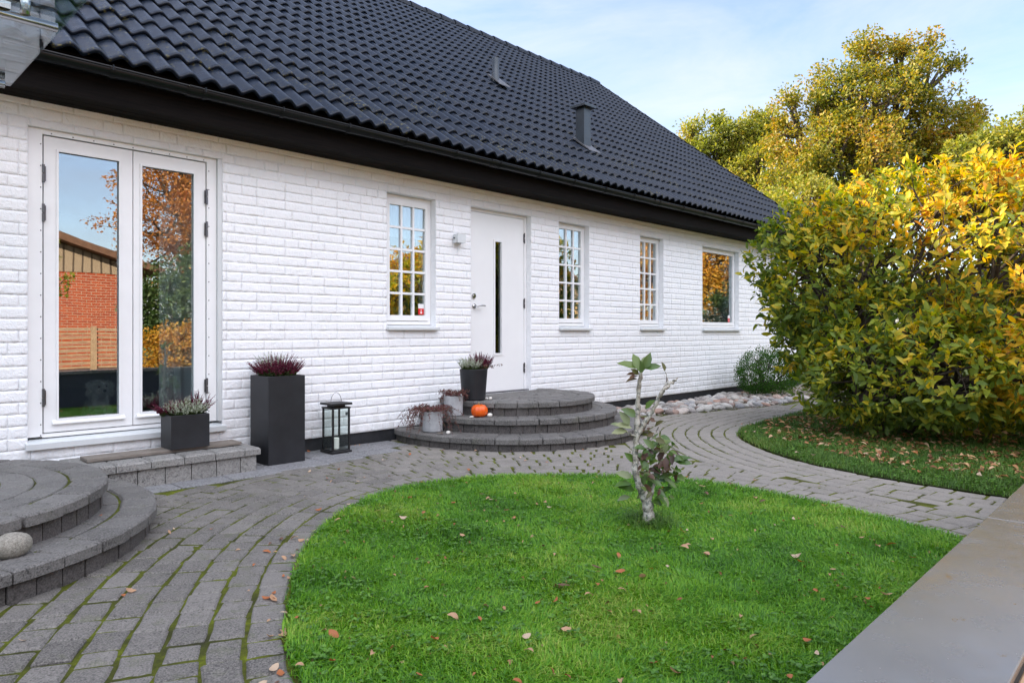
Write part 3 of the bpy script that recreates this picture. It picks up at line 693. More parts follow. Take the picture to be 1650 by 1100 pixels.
# ------------------------------------------------------------------ steps
def flight(name, label, cx, cy, tiers, loc):
    st = thing(name, label, 'steps', loc)
    r = random.Random(int(cx*10)); zb = -.03
    for ti, (ax, ay, z) in enumerate(tiers):
        inner = tiers[ti+1] if ti+1 < len(tiers) else None
        def pt(rr, a): return (cx+(ax+rr)*math.cos(a), min(cy+(ay+rr)*math.sin(a), -.004))
        mb = MB(); A0, A1 = PI-.0, 2*PI
        ext = math.asin(min(1, max(0, -cy)/ay))*.999   # the curve carries on back to the wall
        A0 -= ext; A1 += ext
        per = (ax+ay)/2*(A1-A0); n = int(per/.205); ct = .052
        da = (A1-A0)/n; ph = 0
        for k in range(n):
            a, b = A0+da*k+.0055/ax, A0+da*(k+1)-.0055/ax; m = (a+b)/2; o = r.uniform(-.004, .005)
            poly = [pt(-.165, a), pt(-.165, b), pt(o, b), pt(o+.002, m+(b-m)*.4), pt(o+.002, m-(b-m)*.4), pt(o, a)]
            poly = [(p[0]+r.uniform(-.004, .004), p[1]+r.uniform(-.004, .004)) for p in poly]
            ar = sum(poly[i-1][0]*poly[i][1]-poly[i][0]*poly[i-1][1] for i in range(6))
            if abs(ar) < .004: continue
            if ar < 0: poly = poly[::-1]
            mb.prism(poly, z-ct, z+r.gauss(0, .0012), .010, [r.uniform(-.0015, .0015) for _ in poly], .003)
        # infill pavers in rings
        rr = -.175; lim = min(ax, ay)-.02
        while -rr < lim:
            a_in = rr-.143; pr = max(.1, (ax+rr-.07))*(A1-A0); nn = max(3, int(pr/.19)); d = (A1-A0)/nn; off = r.random()*d
            for k in range(nn+1):
                a, b = max(A0, A0+d*k-off), min(A1, A0+d*(k+1)-off)
                if b-a < .02: continue
                g = .004/max(.12, ax+rr); q = max(a_in, -ax+.02)
                poly = [pt(q+.004, a+g), pt(q+.004, b-g), pt(rr-.004, b-g), pt(rr-.004, (a+b)/2), pt(rr-.004, a+g)]
                ar = sum(poly[i-1][0]*poly[i][1]-poly[i][0]*poly[i-1][1] for i in range(5))
                if abs(ar) < .003: continue
                if ar < 0: poly = poly[::-1]
                mb.prism(poly, z-.05, z-.003+r.gauss(0, .0015), .005)
            rr -= .145
            if inner is not None and -rr > ax-inner[0]+.12: break
        so = mb.build('step', STEPM, st)
        # bed under the infill
        bd = MB(); bd.prism([pt(-.05, a) for a in np.linspace(A0, A1, 40)], zb, z-.010, 0); bd.build('step_core', JOINT if cx < 1 else STEPM, so)
        rb = MB(); z0 = zb if ti == 0 else tiers[ti-1][2]-.012; n2 = int(per/.115); d = (A1-A0)/n2
        for k in range(n2):
            a, b = A0+d*k+.003/ax, A0+d*(k+1)-.003/ax; o = -.028+r.uniform(-.004, .004)
            poly = [pt(o-.05, a), pt(o-.05, b), pt(o, b), pt(o, a)]
            ar = sum(poly[i-1][0]*poly[i][1]-poly[i][0]*poly[i-1][1] for i in range(4))
            if abs(ar) < .002: continue
            if ar < 0: poly = poly[::-1]
            rb.prism(poly, z0, z-ct-.001, .003)
        rb.build('riser', RISER, so)
    return st
flight('stone_steps', 'three rounded dark stone steps up to the white front door', 5.32, -.38, [(1.38, 1.33, .115), (1.09, 1.03, .245), (.85, .80, .375)], (5.32, -.2, 0))
flight('stone_steps', 'two rounded grey stone steps in the lower left corner with moss in their joints', .16, -1.10, [(1.25, 1.25, .135), (1.02, 1.02, .275)], (.16, -.8, 0))
bs = thing('block_step', 'low rectangular grey block step under the tall terrace window', 'step', (1.9, -.25, 0))
m = MB(); r = random.Random(4); x = 1.22; 
while x < 2.40:
    w = min(.215, 2.42-x)
    if 2.42-(x+w) < .06: w = 2.42-x
    m.bbox(x+.003, x+w-.003, -.50, -.305, .125, .178+r.gauss(0, .002), .012); m.bbox(x+.003, x+w-.003, -.30, -.006, .125, .176+r.gauss(0, .002), .006); x += w
m.build('coping', PLATF, bs)
m = MB(); x = 1.22
while x < 2.38:
    w = min(.175, 2.395-x); m.box(x+.003, x+w-.003, -.478, -.40, -.02, .124); x += w
m.box(2.34, 2.395, -.395, -.01, -.02, .122); m.box(1.2, 2.34, -.39, -.01, -.02, .12); m.build('riser', PLATF, bs)
m = MB(); m.bbox(1.32, 2.36, -.30, -.13, .182, .204, .003); props(m.build('wooden_plank', DRYWOOD, None, (1.84, -.2, .18)), 'weathered wooden plank lying on the block step', 'plank')

# ------------------------------------------------------------------ low wall with metal coping at the lower right
COPE = NT('bronze_grey_metal_coping'); f = COPE.noise(3, 5, .6); c = COPE.ramp(f, [(.3, (.175, .168, .158)), (.7, (.22, .212, .198))])
st_ = COPE.ramp(COPE.noise(9, 5, .7, COPE.coord((1., 2.4, 1))), [(.64, 0.), (.70, 1.)]); c = COPE.mix(COPE.math('MULTIPLY', st_, .7), c, (.20, .11, .02))
COPE.bsdf(c, COPE.ramp(COPE.noise(14, 4, .6), [(.3, .17), (.7, .30)]), .4, .8, COPE.bump(COPE.noise(1.5, 2, .4), .05, .01)); COPE = COPE.m
WALLD = simple('blue_grey_rendered_wall', (.045, .055, .075), .6, 0, .4, 6, .15, .2)
gw = thing('garden_wall', 'low blue grey wall with a wide smooth metal coping at the lower right', 'wall', (2, -5.19, 0))
m = MB(); m.box(-3, 6, -5.27, -5.10, -.1, .495); m.build('wall', WALLD, gw)
for x0, x1 in ((-3, -.03), (-.026, 2.405), (2.41, 4.2), (4.205, 6.02)):
    m = MB(); m.bbox(x0, x1, -5.30, -5.075, .496, .510, .002); m.box(x0, x1, -5.078, -5.074, .468, .5); m.build('coping', COPE, gw)
TANW = simple('pale_planed_wood', (.42, .27, .16), .6, 0, .3, 8, .15)
m = MB(); m.bbox(-3, 6, -5.36, -5.302, .44, .49, .003); m.build('wooden_rail', TANW, gw)

# ------------------------------------------------------------------ pots and plants
BURG = leafmat('burgundy_heather', [(.04, .006, .014), (.10, .009, .028), (.16, .014, .042), (.07, .015, .03)], .2, .6)
WHEA = leafmat('white_heather', [(.16, .21, .10), (.36, .39, .30), (.55, .57, .50)], .3, .6)
GHEA = leafmat('green_heather_foliage', [(.02, .045, .012), (.05, .085, .02), (.09, .12, .03)], .2, .6)
def heather(par, cx, cy, z, rx, ry, h, n, mat, seed, lean=.5, name='heather', ang=None):
    r = np.random.default_rng(seed); Cs = []; Ds = []; Ls = []; low = []
    for _ in range(n):
        a = r.uniform(0, 6.28); q = math.sqrt(r.random()); bx, by = q*math.cos(a), q*math.sin(a)
        d = np.array([bx*lean*1.2+r.normal(0, .14), by*lean*1.2+r.normal(0, .14), 1.0]); d /= np.linalg.norm(d)
        L = h*r.uniform(.62, 1.08)*(1-.18*q); b = np.array([cx+bx*rx, cy+by*ry, z]); k = int(L/.0034)
        t = np.linspace(.12, 1, k)+r.normal(0, .01, k); bend = r.normal(0, .10, 2)
        c = b+d*(t*L)[:, None]; c[:, :2] += bend*(t**2)[:, None]*L
        dd = rdir(k, 0, r)*1.0+d*1.1; Cs.append(c); Ds.append(dd); Ls.append(.0135*(1.05-.75*t**2)*r.uniform(.7, 1.2, k)); low.append(t < .40)
    C = np.concatenate(Cs); D = np.concatenate(Ds); L = np.concatenate(Ls); lw = np.concatenate(low)
    for msk, mt, nm in ((~lw, mat, name), (lw, GHEA, 'heather_foliage')):
        k = msk.sum(); V, Fq = leaves(C[msk], D[msk], rdir(k, 0, r), L[msk]*1.35, L[msk]*.85, .2, .1, False); link(nm, npmesh(V, Fq), mt, par)
def soil(par, x0, x1, y0, y1, z): m = MB(); m.box(x0, x1, y0, y1, z-.02, z); m.build('soil', SOILM, par)
def square_planter(name, label, x0, x1, y0, y1, z0, z1):
    t = thing(name, label, 'planter', ((x0+x1)/2, (y0+y1)/2, z0)); w = .014; m = MB()
    m.bbox(x0, x0+w, y0, y1, z0, z1, .003); m.bbox(x1-w, x1, y0, y1, z0, z1, .003); m.bbox(x0+w, x1-w, y0, y0+w, z0, z1, .003); m.bbox(x0+w, x1-w, y1-w, y1, z0, z1, .003); m.box(x0+w, x1-w, y0+w, y1-w, z0+.001, z0+.02)
    m.build('planter_box', CHARC, t); soil(t, x0+w, x1-w, y0+w, y1-w, z1-.03); return t
tp = square_planter('tall_planter', 'tall square charcoal planter with burgundy heather between block step and lantern', 2.535, 2.845, -.385, -.075, .006, .695)
heather(tp, 2.69, -.23, .67, .115, .115, .215, 230, BURG, 1, .9); heather(tp, 2.70, -.13, .67, .06, .04, .23, 50, WHEA, 2, .5, 'white_heather')
lp = square_planter('low_planter', 'low rectangular charcoal planter with white and burgundy heather on the block step', 1.835, 2.105, -.33, -.13, .206, .445)
heather(lp, 1.975, -.24, .425, .075, .055, .15, 150, WHEA, 3, .9, 'white_heather'); heather(lp, 1.885, -.18, .425, .045, .04, .15, 70, BURG, 4, .9); heather(lp, 2.06, -.18, .425, .035, .04, .19, 70, BURG, 5, .8)
# the round dark pot by the door
def round_pot(name, label, cx, cy, z0, h, r0, r1, m, th=.010):
    t = thing(name, label, 'plant pot', (cx, cy, z0)); mb = MB()
    mb.lathe([(0.001, z0), (r0-.004, z0), (r0, z0+.006), (r1, z0+h-.004), (r1-.003, z0+h), (r1-th, z0+h), (r1-th-.002, z0+h-.035), (.001, z0+h-.036)], cx, cy, 40); mb.build('pot', m, t, smooth=False)
    s = MB().lathe([(r1-th-.001, z0+h-.03), (.5*r1, z0+h-.022), (.001, z0+h-.02)], cx, cy, 20); s.build('soil', SOILM, t); return t
dp = round_pot('round_planter', 'dark tapered round pot with white and burgundy heather beside the front door', 4.62, -.46, .378, .300, .115, .138, CHARC)
heather(dp, 4.565, -.48, .655, .065, .06, .16, 120, WHEA, 6, .5, 'white_heather'); heather(dp, 4.685, -.48, .655, .055, .055, .20, 130, BURG, 7, .6)
CREEP = leafmat('reddish_creeper_leaves', [(.05, .012, .016), (.12, .03, .035), (.17, .06, .05), (.07, .06, .03)], .2, .5)
TWIG = simple('reddish_twig', (.09, .045, .03), .7)
def creeper(par, cx, cy, z, rad, n, seed, hang=.14, spread=.10):
    r = np.random.default_rng(seed); Cs = []; mb = MB()
    for _ in range(n):
        a = r.uniform(0, 6.28); L = r.uniform(.5, 1.25); h = hang*r.uniform(.1, 1.3); up = r.uniform(.02, .07)
        ts = np.linspace(0, 1, 9); rr = rad*.3+(rad*.75+spread*L)*ts**.8
        zz = z+up*np.sin(ts*PI*.6)-h*np.clip(ts-.45, 0, 1)**1.3*1.8
        pts = np.stack([cx+rr*math.cos(a)+r.normal(0, .006, 9), cy+rr*math.sin(a)+r.normal(0, .006, 9), zz], 1); pts[:, 1] = np.minimum(pts[:, 1], -.03); mb.tube([tuple(p) for p in pts], .0012, 4, False)
        k = 34; t = r.random(k); c = np.stack([np.interp(t, ts, pts[:, i]) for i in range(3)], 1)+r.normal(0, .006, (k, 3)); Cs.append(c)
    C = np.concatenate(Cs); V, Fq = leaves(C, rdir(len(C), .1, r), rdir(len(C), 1, r), r.uniform(.010, .019, len(C)), r.uniform(.008, .013, len(C)), .15, .2, False)
    link('creeper', npmesh(V, Fq), CREEP, par); mb.build('twigs', TWIG, par)
creeper(dp, 4.70, -.50, .675, .10, 9, 8, .02, .12)
p2 = round_pot('cement_pot', 'pale cement pot with reddish creeper on the middle step beside the pumpkin', 4.35, -.47, .248, .185, .088, .092, CEMENT)
creeper(p2, 4.35, -.47, .435, .09, 34, 9, .10, .05)
p1 = round_pot('cement_pot', 'pale cement pot with trailing reddish creeper on the lowest step', 4.12, -.44, .118, .185, .092, .096, CEMENT)
creeper(p1, 4.10, -.44, .305, .095, 70, 10, .24, .18)
# pumpkin
pk = thing('pumpkin', 'small orange pumpkin on the middle stone step', 'pumpkin', (4.455, -.72, .245))
PUMP = NT('orange_pumpkin_skin'); f = PUMP.noise(18, 4, .6); PUMP.bsdf(PUMP.ramp(f, [(.3, (.62, .075, .004)), (.7, (.74, .12, .006))]), .32, 0, .5, PUMP.bump(f, .1, .002)); PUMP = PUMP.m
mb = MB(); pcx, pcy = 4.455, -.72; prof = [(.001, .262), (.03, .254), (.055, .256), (.072, .275), (.078, .305), (.073, .335), (.055, .357), (.032, .364), (.014, .358), (.001, .352)]
mb.lathe([(a, b+.0-.006) for a, b in prof], pcx, pcy, 60, lambda a: 1-.07*abs(math.cos(a*5))**.5*1.3+.04); mb.build('skin', PUMP, pk, smooth=True)
mb = MB(); mb.tube([(pcx, pcy, .345), (pcx-.004, pcy, .366), (pcx-.012, pcy+.003, .376)], [.009, .006, .007], 8); mb.build('stalk', simple('pumpkin_stalk', (.22, .16, .07), .8), pk, smooth=True)
# lantern
ln = thing('lantern', 'black metal lantern with clear glass standing on the slabs by the wall', 'lantern', (3.235, -.215, .01))
lx0, lx1, ly0, ly1, lz = 3.15, 3.32, -.30, -.13, .008
m = MB(); m.bbox(lx0-.012, lx1+.012, ly0-.012, ly1+.012, lz, lz+.018, .004); m.box(lx0, lx1, ly0, ly1, lz+.018, lz+.028); m.build('base', BLACKMET, ln)
for (x, y) in ((lx0, ly0), (lx1-.014, ly0), (lx0, ly1-.014), (lx1-.014, ly1-.014)): m = MB(); m.box(x, x+.014, y, y+.014, lz+.0285, lz+.375); m.build('post', BLACKMET, ln)
for (a, b, c, d) in ((lx0+.0145, lx1-.0145, ly0+.005, ly0+.007), (lx0+.0145, lx1-.0145, ly1-.007, ly1-.005), (lx0+.005, lx0+.007, ly0+.0145, ly1-.0145), (lx1-.007, lx1-.005, ly0+.0145, ly1-.0145)):
    m = MB(); m.box(a, b, c, d, lz+.029, lz+.374); m.build('glass', GLASSL, ln)
m = MB(); m.box(lx0-.004, lx1+.004, ly0-.004, ly1+.004, lz+.3755, lz+.388); m.box(lx0+.03, lx1-.03, ly0+.03, ly1-.03, lz+.388, lz+.408); m.bbox(lx0-.014, lx1+.014, ly0-.014, ly1+.014, lz+.408, lz+.426, .004)
m.add([(lx0+.01, ly0+.01, lz+.4262), (lx1-.01, ly0+.01, lz+.4262), (lx1-.01, ly1-.01, lz+.4262), (lx0+.01, ly1-.01, lz+.4262), ((lx0+lx1)/2, (ly0+ly1)/2, lz+.436)], [(0, 1, 4), (1, 2, 4), (2, 3, 4), (3, 0, 4)]); m.build('lid', BLACKMET, ln)
cx, cy = (lx0+lx1)/2, (ly0+ly1)/2; m = MB(); m.tube([(cx+.052*math.cos(a), cy, lz+.425+.085*math.sin(a)) for a in np.linspace(0, PI, 17)], .002, 6); m.build('handle', BLACKMET, ln)
m = MB(); m.tube([(lx1+.006, cy-.02, lz+.31), (lx1+.006, cy-.02, lz+.335)], .010, 8); m.build('catch', BLACKMET, ln)
props((lambda m: m.build('candle', simple('white_candle_wax', (.8, .78, .72), .5), None, (cx, cy, lz+.03), smooth=False))(MB().lathe([(.001, lz+.0285), (.031, lz+.0285), (.031, lz+.118), (.026, lz+.121), (.001, lz+.117)], cx-.006, cy, 24)), 'white pillar candle inside the black lantern', 'candle')
# ------------------------------------------------------------------ stones
def stone_mesh(seed, sx=1, sy=.75, sz=.5, lump=.12):
    import bmesh
    bm = bmesh.new(); bmesh.ops.create_icosphere(bm, subdivisions=3, radius=.5); P = np.array([v.co[:] for v in bm.verts])
    n = vnoise(P, 2.6, seed); P = P*(1+lump*n)[:, None]; P = np.sign(P)*np.abs(P)**.93*np.array([sx, sy, sz])
    for v, p in zip(bm.verts, P): v.co = p
    me = bpy.data.meshes.new('stone'); bm.to_mesh(me); bm.free(); me.polygons.foreach_set('use_smooth', np.ones(len(me.polygons), bool)); return me
PEB = NT('rounded_river_stone'); oi = PEB.n('ShaderNodeObjectInfo'); f = PEB.noise(9, 5, .7)
c = PEB.ramp(oi.outputs['Random'], [(0., (.34, .30, .27)), (.2, (.56, .54, .50)), (.4, (.22, .20, .19)), (.55, (.44, .27, .20)), (.72, (.62, .60, .56)), (.88, (.30, .30, .31)), (1., (.48, .38, .29))])
c = PEB.mix(PEB.ramp(f, [(.35, 0.), (.7, .55)]), c, (.14, .13, .12), 'MULTIPLY'); c = PEB.mix(PEB.ramp(PEB.noise(70, 3), [(.55, 0.), (.7, .3)]), c, (.6, .58, .55)); PEB.bsdf(c, .65, 0, .4, PEB.bump(PEB.noise(60, 4, .7), .3, .004)); PEB = PEB.m
WST = simple('white_stone', (.62, .60, .55), .55, 0, .4, 25, .15, .2, .002)
GST = NT('lichen_grey_boulder'); f = GST.noise(14, 5, .75); GST.bsdf(GST.mix(GST.ramp(GST.noise(50, 3), [(.5, 0.), (.65, .6)]), GST.ramp(f, [(.35, (.16, .15, .12)), (.65, (.34, .32, .28))]), (.07, .06, .05)), .8, 0, .3, GST.bump(f, .5, .006)); GST = GST.m
pm = [stone_mesh(i, 1, random.uniform(.65, .9), random.uniform(.42, .62), .13) for i in range(7)]
for me in pm: me.materials.append(PEB)
r = random.Random(21); placed = []
for k in range(6000):
    if len(placed) >= 298: break
    x = r.uniform(6.3, 11.0) if r.random() < .8 else r.uniform(6.3, 9); y = r.uniform(-1.36, -.10)
    if not inpoly(np.array([(x, y)]), BED)[0] or not inpoly(np.array([(x+.02, y-.07)]), BED)[0]: continue
    s = r.uniform(.075, .15) if r.random() < .85 else r.uniform(.15, .2)
    if any((x-a)**2+(y-b)**2 < (.40*(s+c))**2 for a, b, c in placed): continue
    placed.append((x, y, s))
for (x, y, s) in placed:
    o = bpy.data.objects.new('river_stone', r.choice(pm)); COL.objects.link(o); o.scale = (s, s, s*r.uniform(.9, 1.2))
    o.location = (x, y, s*.10+.03*max(0, 1-abs(y+.65)/.4)*r.random()); o.rotation_euler = (r.uniform(-.3, .3), r.uniform(-.3, .3), r.uniform(0, 6.28))
    props(o, 'rounded river stone in the stone bed along the black plinth', 'stone', 'river stones along the foot of the wall')
P = sample_poly(BED, 2600, None, 44); me = stone_mesh(77, 1, .8, .55); bv = np.array([v.co[:] for v in me.vertices]) if False else None
import bmesh
bm = bmesh.new(); bmesh.ops.create_icosphere(bm, subdivisions=1, radius=.5); bv = np.array([v.co[:] for v in bm.verts]); bf = np.array([[v.index for v in f.verts] for f in bm.faces]); bm.free()
sc_ = rng.uniform(.02, .055, len(P)); V = (bv[None]*sc_[:, None, None]*np.array([1, .8, .6])*rng.uniform(.8, 1.2, (len(P), 1, 3)))+np.c_[P, rng.uniform(-.015, .005, len(P))][:, None]
F_ = (bf[None]+(np.arange(len(P))*len(bv))[:, None, None]).reshape(-1, 3)
GRAV = NT('mixed_gravel'); GRAV.bsdf(GRAV.ramp(GRAV.island(), [(0., (.14, .12, .10)), (.5, (.30, .28, .26)), (1., (.20, .14, .11))]), .8); GRAV = GRAV.m
props(link('gravel', npmesh(V.reshape(-1, 3), [F_]), GRAV, smooth=True), 'small gravel between the river stones', 'gravel', kind='stuff')
def stone(name, label, x, y, z, s, m, seed, rot=0, sz=.55, sy=.7, cat='stone', group=None, lump=.1):
    me = stone_mesh(seed, 1, sy, sz, lump); me.materials.append(m); o = bpy.data.objects.new(name, me); COL.objects.link(o); o.scale = (s, s, s); o.location = (x, y, z+s*sz*.46); o.rotation_euler[2] = rot
    return props(o, label, cat, group)
stone('boulder', 'speckled grey boulder on the lower left stone step', .60, -2.075, .135, .125, GST, 5, .3, .78, .85)
for i, (px, py, s) in enumerate(((772, 642, .032), (779, 641.5, .036), (786, 642, .030), (792, 642, .036))):
    u = (px-825)/1120; t = (1.05-.385)/((py-533)/1120); stone('white_stone', 'white stone in the short row at the rim of the top step', t*(.7155+.6986*u), -5.5+t*(.6986-.7155*u)+.02, .376, s, WST, 60+i, i, .7, .8, group='white stones in a row on the top step')
def gpt(px, py, z): u = (px-825)/1120; t = (1.05-z)/((py-533)/1120); return t*(.7155+.6986*u), -5.5+t*(.6986-.7155*u)
x, y = gpt(789, 671, .247); stone('white_stone', 'large white stone right of the pumpkin', x, y, .246, .058, WST, 71, .4, .6, .75)
x, y = gpt(760, 672, .247); stone('white_stone', 'flat white stone left of the pumpkin', x, y, .246, .050, WST, 72, .1, .25, .6)
x, y = gpt(722, 699, .116); stone('white_stone', 'white square stone at the foot of the lowest cement pot', x, y, .116, .045, WST, 73, .2, .7, .7)
x, y = gpt(709, 698.5, .116); stone('driftwood_piece', 'small pale driftwood piece beside the lowest cement pot', x, y, .116, .06, DRYWOOD, 74, -.6, .25, .3, 'driftwood')
x, y = gpt(349, 706, .178); stone('white_ball_stone', 'round white stone on the block step behind the low planter', x, y, .178, .062, WST, 75, 0, .95, .95, lump=.04)
for i, (px, py) in enumerate(((358, 714), (367, 714), (362, 718))):
    x, y = gpt(px, py, .18); stone('sea_shell', 'small pale shell on the right end of the block step', x, y, .178, .028, WST, 80+i, i*1.3, .5, .6, 'shell', 'pale shells on the block step', .25)

# ------------------------------------------------------------------ fallen leaves
def one_leaf(seed, L=.055):
    r = np.random.default_rng(seed); n = 9; us = np.linspace(0, 1, n); w = np.sin(us*PI)**.7*(1-.25*us)*.5*r.uniform(.5, .75)*L; cu = r.uniform(.15, .75)*r.choice([1, 1, -1]); fo = r.uniform(.05, .5); V = []
    for i, u in enumerate(us):
        zc = cu*L*(u-.5)**2*1.6; j = r.normal(0, .04)*L
        V += [(L*(u-.5), -w[i]+j*.3, zc+fo*w[i]), (L*(u-.5), j*.2, zc), (L*(u-.5), w[i]+j*.3, zc+fo*w[i]*r.uniform(.3, 1.1))]
    V = np.array(V); V[:, 2] -= V[:, 2].min(); F = [(3*i+k, 3*i+k+1, 3*i+k+4, 3*i+k+3) for i in range(n-1) for k in (0, 1)]
    me = bpy.data.meshes.new('fallen_leaf'); me.from_pydata([tuple(v) for v in V], [], F); me.polygons.foreach_set('use_smooth', np.ones(len(me.polygons), bool)); return me
DL = {'tan': [(.32, .18, .10), (.44, .27, .16)], 'pale pinkish': [(.40, .28, .20), (.48, .37, .26)], 'rusty brown': [(.28, .085, .03), (.36, .13, .045)], 'dark brown': [(.09, .045, .03), (.13, .07, .04)]}
LM = {}
for k, v in DL.items():
    m = leafmat('fallen_leaf_'+k.replace(' ', '_'), v, .2, .6); LM[k] = [one_leaf(random.randrange(999)) for _ in range(4)]
    for me in LM[k]: me.materials.append(m)
r = random.Random(77)
def drop(x, y, z, place, s=1.0, cols=('tan', 'tan', 'pale pinkish', 'rusty brown', 'rusty brown', 'dark brown')):
    k = r.choice(cols); o = bpy.data.objects.new('fallen_leaf', r.choice(LM[k])); COL.objects.link(o); s *= r.uniform(.4, .95)
    o.scale = (s, s, s); o.location = (x, y, z); o.rotation_euler = (r.gauss(0, .25), r.gauss(0, .25), r.uniform(0, 6.28)); props(o, k+' fallen leaf lying on the '+place, 'leaf', 'fallen leaves on the '+place)
P = sample_poly(lawn1, 125, lambda P: np.clip((3/np.hypot(P[:, 0], P[:, 1]+5.5)), .3, 1), 51)
for p in P: drop(p[0], p[1], .036, 'front lawn')
Pe = C1[(C1[:, 1] > -4.3) & (C1[:, 0] < 3)]
for k in range(60):
    p = Pe[int(r.random()**1.5*len(Pe)*.8)]; drop(p[0]-abs(r.gauss(.0, .07))-.02, p[1]+r.gauss(.02, .05), .006, 'paving along the front lawn edge', .95)
n = 0
while n < 46:
    x, y = r.uniform(.4, 5.0), r.uniform(-4, -.7)
    if ok_paver(np.array([(x, y)]))[0]: drop(x, y, .006, 'curved paver path', .85, ('tan', 'pale pinkish', 'rusty brown')); n += 1
for k in range(12): drop(2.0+r.random()*2.0, -.02-abs(r.gauss(0, .06)), .010, 'slabs against the plinth', .8, ('rusty brown', 'tan'))
for k in range(7): drop(r.uniform(1.3, 2.35), -.06-r.random()*.1, .18, 'block step', .75)
for k in range(6): drop(r.uniform(.45, 1.1), r.uniform(-2.0, -1.3), .14 if r.random() < 0 else .138, 'lower left stone step', .8)
P = sample_poly([(5.2, -5.0), (5.4, -3.6), (6, -2.7), (7, -1.98), (8.6, -1.95), (8.8, -3.5), (7, -5)], 85, None, 53)
for p in P: drop(p[0], p[1], .034, 'grass before the magnolia', 1.05, ('tan', 'rusty brown', 'pale pinkish'))
P = sample_poly([(5.9, -4.9), (5.8, -3.7), (6.5, -2.6), (7.6, -2.05), (10, -2.1), (10, -5.0)], 2200, None, 54); k = len(P)
FRG = leafmat('leaf_fragments', [(.10, .04, .02), (.28, .10, .04), (.36, .22, .12), (.20, .17, .06)], .15, .6)
Pf = sample_poly(lawn1, 520, near_d, 55); kf = len(Pf); Vf, Ff = leaves(np.c_[Pf, rng.uniform(.018, .034, kf)], rdir(kf)*np.array([1, 1, .4]), rdir(kf, 1.2), rng.uniform(.010, .026, kf), rng.uniform(.006, .016, kf), .3, .5)
props(link('leaf_fragments', npmesh(Vf, Ff), FRG), 'tiny brown leaf fragments caught between the blades of the front lawn', 'leaf litter', kind='stuff')
LIT = leafmat('leaf_litter', [(.12, .05, .02), (.30, .12, .05), (.42, .24, .10), (.5, .33, .2)], .15, .6)
V, Fq = leaves(np.c_[P, rng.uniform(.02, .05, k)], rdir(k)*np.array([1, 1, .25]), rdir(k, 2.), rng.uniform(.035, .075, k), rng.uniform(.018, .035, k), .3, .4); props(link('leaf_litter', npmesh(V, Fq), LIT), 'mat of fallen leaves under the magnolia', 'leaf litter', kind='stuff')

# ------------------------------------------------------------------ sapling
BARK = NT('lichen_pale_bark'); f = BARK.noise(26, 5, .75); c = BARK.ramp(f, [(.35, (.13, .11, .085)), (.5, (.34, .32, .27)), (.68, (.52, .51, .46))]); c = BARK.mix(BARK.ramp(BARK.noise(45, 3, .7), [(.5, 0.), (.6, .8)]), c, (.07, .085, .075))
BARK.bsdf(c, .85, 0, .2, BARK.bump(f, .8, .006)); BARK = BARK.m
sp = thing('sapling', 'young bare stemmed magnolia sapling with lichen pale bark standing in the front lawn', 'sapling', (SX, SY, 0))
RT = np.array([.6986, -.7155, 0]); FW = np.array([.7155, .6986, 0]); kx = 3.74/1120
def sp_pt(px, py, d=0): return tuple(np.array([SX, SY, 0])+RT*(px-1045)*kx+FW*d+np.array([0, 0, (850-py)*kx]))
m = MB()
def limb(pts, rad):
    pp = [np.array(sp_pt(*p)) for p in pts]; n = len(pp); ts = np.linspace(0, n-1, n*5); X = np.array([[np.interp(t, range(n), [q[i] for q in pp]) for i in range(3)] for t in ts]); X += rng.normal(0, .0022, X.shape)
    rr = np.interp(ts, range(n), rad)*(1+.10*np.sin(ts*7.3)+rng.normal(0, .06, len(ts))); m.tube([tuple(x) for x in X], list(rr), 10)
limb([(1046, 858), (1046, 835), (1043, 812), (1036, 795, 0), (1028, 778, -.02), (1022, 755, -.02), (1024, 730), (1026, 705), (1027, 680), (1029, 650, .01), (1031, 620, .01), (1034, 600, .0)], [.036, .030, .030, .023, .018, .016, .0165, .016, .016, .012, .011, .009])
limb([(1027, 702, .0), (1038, 682, -.01), (1050, 664, -.02), (1058, 645, -.03), (1068, 628, -.03), (1080, 618, -.02), (1091, 610, -.02)], [.014, .012, .0105, .0105, .010, .009, .004])
limb([(1043, 812, 0), (1052, 795, .03), (1060, 775, .05), (1068, 750, .06), (1072, 720, .05)], [.014, .010, .008, .006, .003]); limb([(1058, 780, .04), (1075, 762, .05), (1088, 742, .05)], [.006, .004, .002])
limb([(1028, 720, 0), (1045, 715, .03), (1060, 700, .05), (1066, 690, .05)], [.006, .005, .004, .002]); limb([(1026, 705, 0), (1012, 698, -.02), (1002, 690, -.03)], [.005, .004, .002]); limb([(1058, 645, -.03), (1075, 615, -.02), (1070, 600, -.02)], [.003, .003, .002])
m.build('trunk', BARK, sp, smooth=True)
SG = leafmat('sapling_green_leaf', [(.04, .09, .015), (.07, .14, .02), (.12, .17, .03), (.09, .15, .05)], .3, .35, .5); SBr = leafmat('sapling_browned_leaf', [(.04, .025, .018), (.09, .045, .03), (.13, .07, .035), (.07, .08, .02)], .15, .5)
SGy = leafmat('sapling_grey_green_leaf', [(.20, .25, .13), (.28, .30, .16), (.16, .20, .10)], .25, .5)
def sleaf(lst, mt, nm):
    C = []; D = []; L = []; N = []
    for (px, py, d, dx, dz, dd, l) in lst: C.append(sp_pt(px, py, d)); D.append(RT*dx+np.array([0, 0, dz])+FW*dd); L.append(l*kx); N.append(FW*-.7+np.array([0, 0, .8])+rng.normal(0, .3, 3))
    V, Fq = leaves(np.array(C), np.array(D), np.array(N), np.array(L), np.array(L)*.48, .22, .2); link(nm, npmesh(V, Fq), mt, sp, smooth=True)
